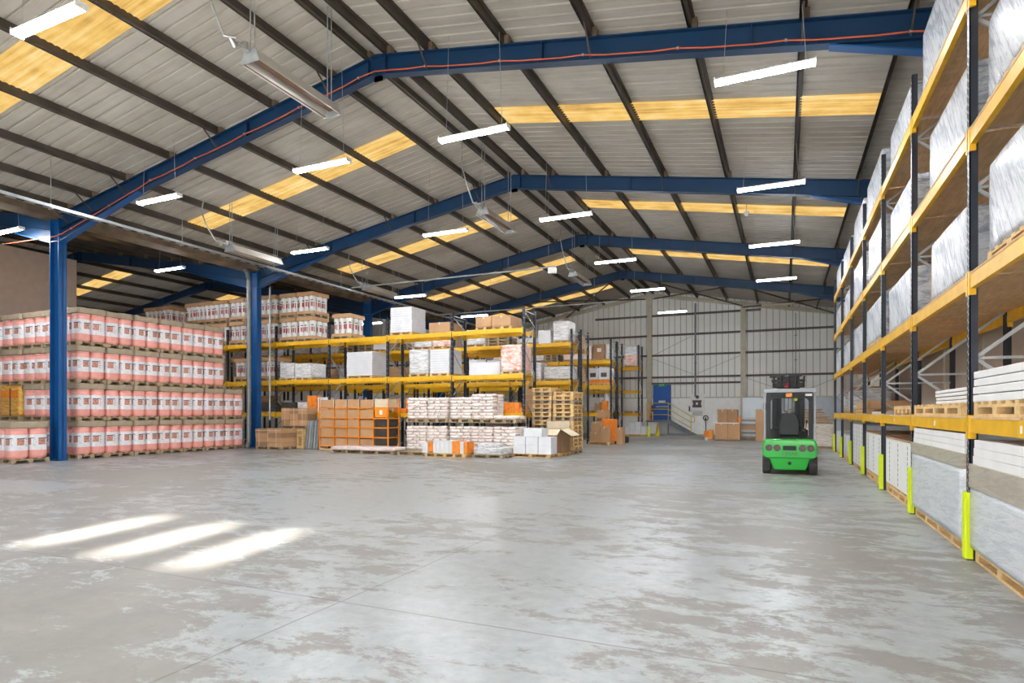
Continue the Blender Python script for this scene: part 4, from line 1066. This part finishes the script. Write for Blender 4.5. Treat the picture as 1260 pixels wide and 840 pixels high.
b.cyl((-.7, -.12, 2.3), (-.7, 1.2, 2.3), r, 8).cyl((-.7, -.12, 1.85), (-.7, 1.2, 1.85), r, 8)
for z in (1.45, 1.85, 2.3): b.cyl((.85, -.12, z), (2.45, -.12, z - .95), r, 8)
b.cyl((2.45, -.12, .15), (2.45, -.12, 1.38), r, 8).tube([(2.45, -.12, 1.35), (2.68, -.12, 1.3), (2.68, -.12, .95), (2.45, -.12, .9)], r, 8)
obj('handrail', b, ['railyel'], t)
for k in range(2):
    e = thing('fire_extinguisher', 'red fire extinguisher on the landing by the blue door, ' + ('lower one', 'upper one')[k], 'fire extinguisher', (-9.14 + k * .06, (45.78, 46.02)[k], (1.035, 1.66)[k]))
    obj('cylinder', MB().cyl((0, 0, 0), (0, 0, .38), .08, 12).cyl((0, 0, .38), (0, 0, .44), .08, 12, r2=.03), ['red'], e)
    obj('valve', MB().cyl((0, 0, .44), (0, 0, .5), .025, 8).box(-.02, .1, -.015, .015, .48, .51), ['black'], e)
    obj('hose', MB().tube([(.03, 0, .49), (.11, -.03, .4), (.11, -.04, .15)], .012, 6), ['black'], e)
t = thing('notice_board', 'white notice board with a dark emblem on the end wall', 'notice board', (-5.8, YE - .11, 1.72))
obj('board', MB().box(-.5, .5, -.06, .04, 0, 1.25), ['white'], t, bevel=.02)
obj('emblem', MB().box(-.34, .3, -.075, -.06, .25, .45).box(-.34, .3, -.075, -.06, .62, .78).box(-.3, -.1, -.075, -.06, .45, .62).box(.05, .26, -.075, -.06, .45, .62).cyl((0, -.075, 1.02), (0, -.06, 1.02), .13, 12), ['print'], t)
obj('lower_sheet', MB().box(-.35, .35, -.02, .03, -.35, -.05), ['grey'], t)
tag(obj('wall_notice', MB().box(-7.0 + .55, -6.2, YE - .05, YE - .02, 1.66, 2.1).box(-6.4, -6.25, YE - .055, YE - .05, 1.72, 2.04, 1), ['grey', 'print']), 'small grey notice on the white end wall left of the notice board', 'notice')
for k, x in enumerate((-6.05, -5.85)):
    tag(obj('socket_box', MB().box(x - .06, x + .06, YE - .12, YE - .02, 1.42, 1.6), ['black'], bevel=.01), 'black socket box below the downpipe, %s one' % ('left', 'right')[k], 'socket')

# ------------------------------------------------------------------ goods at the end wall
t = thing('pallet_truck', 'orange hand pallet truck with upright handle left of the stacked cartons', 'pallet truck', (-4.02, 36.5, 0))
obj('handle', MB().cyl((-.1, 0, .35), (-.1, -.05, 1.2), .025, 8), ['black'], t)
b = MB()
for k in range(14):
    a, c = 2 * math.pi * k / 14, 2 * math.pi * (k + 1) / 14
    b.cyl((-.1 + .13 * math.cos(a), -.05, 1.3 + .13 * math.sin(a)), (-.1 + .13 * math.cos(c), -.05, 1.3 + .13 * math.sin(c)), .028, 8)
b.box(-.13, -.07, -.08, -.02, 1.15, 1.35); obj('grip', b, ['black'], t)
obj('pump_body', MB().box(-.2, .05, -.15, .15, .2, .55).box(.05, .3, -.27, .27, .08, .62), ['orange'], t, bevel=.02)
for yy in (-.1, .1): obj('wheel', MB().cyl((-.05, yy - .03, .1), (-.05, yy + .03, .1), .1, 16), ['white'], t)
free_pallet(-2.95, 37.1, 0, 1.35, 1.1, 'pallet under the four big cartons near the end wall', .08, 'palletd')
for k, (a, b_) in enumerate(((-3.62, -2.96), (-2.94, -2.3))):
    carton(a, b_, 36.6, 37.6, .082, .98, ('left', 'right')[k] + ' big brown carton of the lower pair near the end wall')
for k, (a, b_) in enumerate(((-3.49, -2.96), (-2.94, -2.43))):
    carton(a, b_, 36.65, 37.55, 1.04, 1.78, ('left', 'right')[k] + ' big brown carton of the upper pair near the end wall', 'cardd')
tag(obj('white_sheet', MB().box(-3.85, -2.3, 36.55, 37.6, .985, 1.035), ['white'], bevel=.01), 'white board lying between the upper and lower brown cartons', 'board')
tag(obj('orange_case', MB().box(-2.4, -2.27, 36.7, 37.0, 1.04, 1.38), ['orangec']), 'small upright orange case right of the stacked brown cartons', 'case')
for k in range(5):
    z = .15 + k * .24
    tag(obj('grey_duct', MB().box(-2.25, -1.5, 37.5, 38.2, z, z + .1).box(-2.25, -1.5, 37.52, 38.2, z + .1, z + .22, 1), ['galvd' if k != 2 else 'card', 'grey' if k != 2 else 'card']), '%s layer up in the pile of grey ducting beside the brown cartons' % ORD[k], 'ducting', 'grey ducting pile')
free_pallet(-1.9, 37.9, 0, 1.0, .9, 'pallet under the pile of grey ducting', .14, 'palletd')
tag(obj('leaning_panel', MB().add([(-2.3, 39.0, 1.0), (-.9, 39.0, 1.0), (-.9, 39.35, 2.5), (-2.3, 39.35, 2.5), (-2.3, 39.06, 1.0), (-.9, 39.06, 1.0), (-.9, 39.41, 2.5), (-2.3, 39.41, 2.5)], [(0, 1, 2, 3), (4, 5, 6, 7), (0, 1, 5, 4), (1, 2, 6, 5), (2, 3, 7, 6), (3, 0, 4, 7)]), ['greyblue']), 'large pale blue panel leaning behind the ducting pile', 'panel')
tag(obj('panel_trestle', MB().box(-2.2, -1.0, 38.95, 39.6, .9, .98).box(-2.2, -2.1, 39, 39.5, 0, .9).box(-1.1, -1.0, 39, 39.5, 0, .9), ['galvd']), 'grey trestle carrying the pale blue panel', 'trestle')
carton(-1.47, -.75, 36.9, 37.7, 0, 1.78, 'tall brown carton stack partly behind the forklift')
# timber and wrapped load right of forklift
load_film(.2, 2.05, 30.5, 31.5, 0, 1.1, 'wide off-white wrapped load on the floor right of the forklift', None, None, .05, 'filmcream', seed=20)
for k in range(9):
    z = 1.13 + k * .075; a = R.uniform(-.25, .1); 
    o = obj('timber_plank', MB().box(-.95 + a, .95 + a - k * .06, -.4, .4, 0, .055), ['palletd' if k % 3 else 'cardd']); o.location = (1.15, 31.0, z); o.rotation_euler = (0, R.uniform(-.012, .012), R.uniform(-.08, .08))
    tag(o, 'rough timber board in the pile right of the forklift, %s from the bottom' % ORD[k], 'timber', 'timber boards right of the forklift')

# ------------------------------------------------------------------ forklift
fk = thing('forklift', 'bright green forklift truck seen from behind in the middle of the aisle', 'forklift', (.13, 17.5, 0), .01)
def F(name, mb, mats, bevel=0, parent=None): return obj(name, mb, mats, parent or fk, (0, 0, 0), bevel)
# counterweight: upper hood and lower trapezoid
cw = MB(); cw.prism([(-.655, .5), (-.655, .8), (-.6, .93), (.6, .93), (.655, .8), (.655, .5), (.56, .42), (-.56, .42)], 'y', 0, .55)
F('counterweight', cw, ['green'], .045)
lw = MB(); lw.add([(-.5, .03, .44), (.5, .03, .44), (.38, .06, .12), (-.38, .06, .12), (-.5, .6, .44), (.5, .6, .44), (.4, .6, .1), (-.4, .6, .1)], [(0, 3, 2, 1), (4, 5, 6, 7), (0, 1, 5, 4), (3, 7, 6, 2), (0, 4, 7, 3), (1, 2, 6, 5)])
F('lower_counterweight', lw, ['green'], .03)
F('tow_pin', MB().cyl((0, .0, .3), (0, .06, .3), .045, 14).cyl((0, -.03, .3), (0, .0, .3), .02, 10), ['black'])
F('side_body', MB().box(-.62, -.45, .5, 1.7, .35, .9).box(.45, .62, .5, 1.7, .35, .9).box(-.62, .62, 1.55, 1.9, .2, .75).box(-.45, .45, .55, 1.2, .3, .86), ['green'], .03)
F('floor_plate', MB().box(-.58, .58, 1.0, 1.75, .3, .36), ['black'])
for sx in (-1, 1):
    for (yy, rr, ww) in ((.32, .27, .2), (1.75, .32, .22)):
        w_ = F('wheel', MB().cyl((sx * (.66 - ww), yy, rr), (sx * .66, yy, rr), rr, 28), ['rubber'], .02)
        tr = MB()
        for k in range(24):
            a = 2 * math.pi * k / 24; c = (sx * (.66 - ww / 2), yy + (rr + .004) * math.cos(a), rr + (rr + .004) * math.sin(a))
            tr.cbox(c, (ww * .9, .03, .02), 0, (a - math.pi / 2, 0, .3 * (1 if k % 2 else -1)))
        F('tyre_tread', tr, ['rubber'], 0, w_)
        F('wheel_rim', MB().cyl((sx * .64, yy, rr), (sx * .667, yy, rr), rr * .55, 20), ['silver'], 0, w_)
    for xx, mt in ((.5, 'redlens'), (.3, 'redlens')):
        l_ = F('tail_light', MB().cyl((sx * xx, -.02, .7), (sx * xx, .03, .7), .07, 18), [mt])
        F('lamp_ring', MB().cyl((sx * xx, -.012, .7), (sx * xx, .02, .7), .085, 18), ['black'], 0, l_)
F('rear_vent', MB().box(-.16, .16, -.015, .03, .64, .76).cyl((0, -.03, .7), (0, -.015, .7), .025, 10), ['black'], .01)
link('lettering', text_mesh('CESAB', .13, 'dgreen', .006), fk, (0, -.006, .545))
# overhead guard
gd = MB()
for sx in (-1, 1):
    gd.bar((sx * .61, .34, .85), (sx * .61, .38, 2.2), .05, .07).bar((sx * .6, 1.72, .7), (sx * .56, 1.45, 2.22), .06, .07).bar((sx * .59, .3, 2.22), (sx * .56, 1.5, 2.24), .07, .07)
gd.bar((-.64, .33, 2.22), (.64, .33, 2.22), .09, .1).bar((-.58, 1.48, 2.22), (.58, 1.48, 2.22), .07, .07)
for k in range(6): gd.bar((-.45 + k * .18, .35, 2.24), (-.45 + k * .18, 1.5, 2.24), .03, .04)
F('overhead_guard', gd, ['silver'], .008)
# black inner rear window frame with rounded corners
def rrect(w, h, r, cx=0, cz=0, n=5):
    pts = []
    for (sx, sz, a0) in ((1, 1, 0), (-1, 1, 90), (-1, -1, 180), (1, -1, 270)):
        for k in range(n + 1):
            a = math.radians(a0 + 90 * k / n); pts.append((cx + sx * (w - r) + r * math.cos(a), cz + sz * (h - r) + r * math.sin(a)))
    return pts
oP, iP = rrect(.575, .64, .06, 0, 1.54), rrect(.46, .535, .1, 0, 1.48); N = len(oP)
wf_ = MB(); vs = [(x, .3, z) for x, z in oP] + [(x, .3, z) for x, z in iP] + [(x, .34, z) for x, z in oP] + [(x, .34, z) for x, z in iP]
wf_.add(vs, [f for i in range(N) for j in [(i + 1) % N] for f in ((i, j, N + j, N + i), (2 * N + i, 3 * N + i, 3 * N + j, 2 * N + j), (i, 2 * N + i, 2 * N + j, j), (N + i, N + j, 3 * N + j, 3 * N + i))])
F('window_frame', wf_, ['black'])
F('top_panel', MB().box(-.45, -.14, .26, .3, 2.07, 2.13).box(.1, .45, .26, .3, 2.07, 2.13), ['black'], .01)
F('number_plate', MB().box(.38, .54, .255, .262, 2.07, 2.13), ['white'])
bk = F('beacon', MB().box(-.09, .07, .2, .28, 2.04, 2.15), ['amber'], .02)
F('work_lamp', MB().cyl((.16, .42, 1.98), (.16, .46, 1.98), .04, 12), ['lime'])
# seat
F('seat', MB().box(-.25, .25, .62, 1.1, .88, 1.02), ['black'], .05)
st = MB().prism([(-.25, 1.0), (-.27, 1.35), (-.2, 1.58), (-.12, 1.64), (.12, 1.64), (.2, 1.58), (.27, 1.35), (.25, 1.0)], 'y', .56, .68); F('seat_back', st, ['black'], .04)
F('seat_base', MB().box(-.2, .2, .6, 1.05, .8, .9), ['black'])
F('armrest', MB().box(-.36, -.28, .7, 1.05, 1.15, 1.22).box(.28, .42, .65, 1.1, 1.1, 1.2), ['black'], .02)
F('control_levers', MB().cyl((.34, 1.05, 1.2), (.36, 1.1, 1.4), .012, 6).cyl((.42, 1.05, 1.2), (.45, 1.12, 1.38), .012, 6).cyl((.36, 1.1, 1.4), (.36, 1.1, 1.44), .025, 8).cyl((.45, 1.12, 1.38), (.45, 1.12, 1.42), .025, 8), ['black'])
F('dashboard', MB().box(-.5, .5, 1.55, 1.75, .75, 1.15), ['black'], .03)
sw = MB()
for k in range(16):
    a, c = 2 * math.pi * k / 16, 2 * math.pi * (k + 1) / 16
    sw.cyl((-.02 + .16 * math.cos(a), 1.42 + .06 * math.sin(a), 1.25 + .14 * math.sin(a)), (-.02 + .16 * math.cos(c), 1.42 + .06 * math.sin(c), 1.25 + .14 * math.sin(c)), .014, 6)
sw.cyl((-.02, 1.42, 1.25), (-.02, 1.6, 1.05), .02, 8); F('steering_wheel', sw, ['black'])
F('mirror', MB().box(-.66, -.56, 1.3, 1.34, 1.7, 1.9), ['black'], .01)
# mast
ms = MB()
for sx in (-1, 1):
    ms.box(sx * .36 - .07, sx * .36 + .07, 2.0, 2.12, .12, 2.3).box(sx * .24 - .05, sx * .24 + .05, 2.02, 2.14, .12, 2.25)
ms.box(-.43, .43, 2.0, 2.1, .3, .45).box(-.43, .43, 2.0, 2.1, 1.1, 1.18)
F('mast', ms, ['black'], .01)
F('lift_cylinder', MB().cyl((-.14, 2.05, .2), (-.14, 2.05, 2.3), .05, 12).cyl((.14, 2.05, .2), (.14, 2.05, 2.3), .05, 12).cyl((0, 1.98, .3), (0, 1.98, 2.3), .012, 6), ['galvd'])
mh = MB().box(-.45, .45, 2.0, 2.2, 2.52, 2.6).box(-.42, -.06, 2.0, 2.2, 2.36, 2.5).box(.08, .44, 2.0, 2.2, 2.36, 2.5).box(-.5, -.1, 2.0, 2.15, 2.66, 2.74).box(.02, .36, 2.0, 2.15, 2.68, 2.76).box(-.3, .3, 2.1, 2.18, 2.2, 2.7)
for k in range(5): mh.cyl((-.4 + k * .2, 1.96, 2.4), (-.38 + k * .2, 1.96, 2.7), .03, 8)
F('mast_head', mh, ['black'], .015)
F('hydraulic_fitting', MB().cyl((-.1, 1.95, 2.38), (0, 1.95, 2.38), .03, 8).cyl((-.02, 1.94, 2.44), (-.02, 1.94, 2.48), .04, 8), ['red'])
for sx in (-1, 1): F('fork', MB().box(sx * .3 - .06, sx * .3 + .06, 2.2, 3.3, .06, .1).box(sx * .3 - .06, sx * .3 + .06, 2.2, 2.25, .06, .6), ['black'])

# second blue number plate on the far column (small sign)
tag(obj('column_sign', MB().box(-22.7, -22.36, 29.17, 29.185, 2.15, 2.6).box(-22.62, -22.44, 29.16, 29.17, 2.35, 2.5, 1), ['doorblue', 'white']), 'small blue and white sign on the third blue column', 'sign')

# ------------------------------------------------------------------ light
su = bpy.data.lights.new('sun', 'SUN'); su.energy = 40; su.angle = math.radians(2.2); su.color = (1, .93, .82)
so = bpy.data.objects.new('sun', su); COL.objects.link(so)
el = math.radians(30); d = Vector((-.2, 1, -math.tan(el) * math.hypot(.2, 1))).normalized()
so.rotation_euler = d.to_track_quat('-Z', 'Y').to_euler()
w = bpy.data.worlds.new('world'); SC.world = w; w.use_nodes = True
bg = w.node_tree.nodes['Background']; bg.inputs[0].default_value = (.86, .93, 1, 1); bg.inputs[1].default_value = 5

# ------------------------------------------------------------------ camera
cd = bpy.data.cameras.new('camera'); cam = bpy.data.objects.new('camera', cd); COL.objects.link(cam); SC.camera = cam
cam.location = (0, 0, 1.65); cam.rotation_euler = (math.pi / 2, 0, math.radians(24.165))
cd.sensor_fit = 'HORIZONTAL'; cd.sensor_width = 36; cd.lens = 746.4 * 36 / 1260
cd.shift_y = (506.56 - 420) / 1260; cd.clip_end = 300; cd.clip_start = .05
vs_ = SC.view_settings; vs_.view_transform = 'Standard'; vs_.look = 'None'; vs_.exposure = .15; vs_.gamma = 1; vs_.use_curve_mapping = False
SC.cycles.max_bounces = 8; SC.cycles.diffuse_bounces = 5; SC.cycles.sample_clamp_indirect = 6
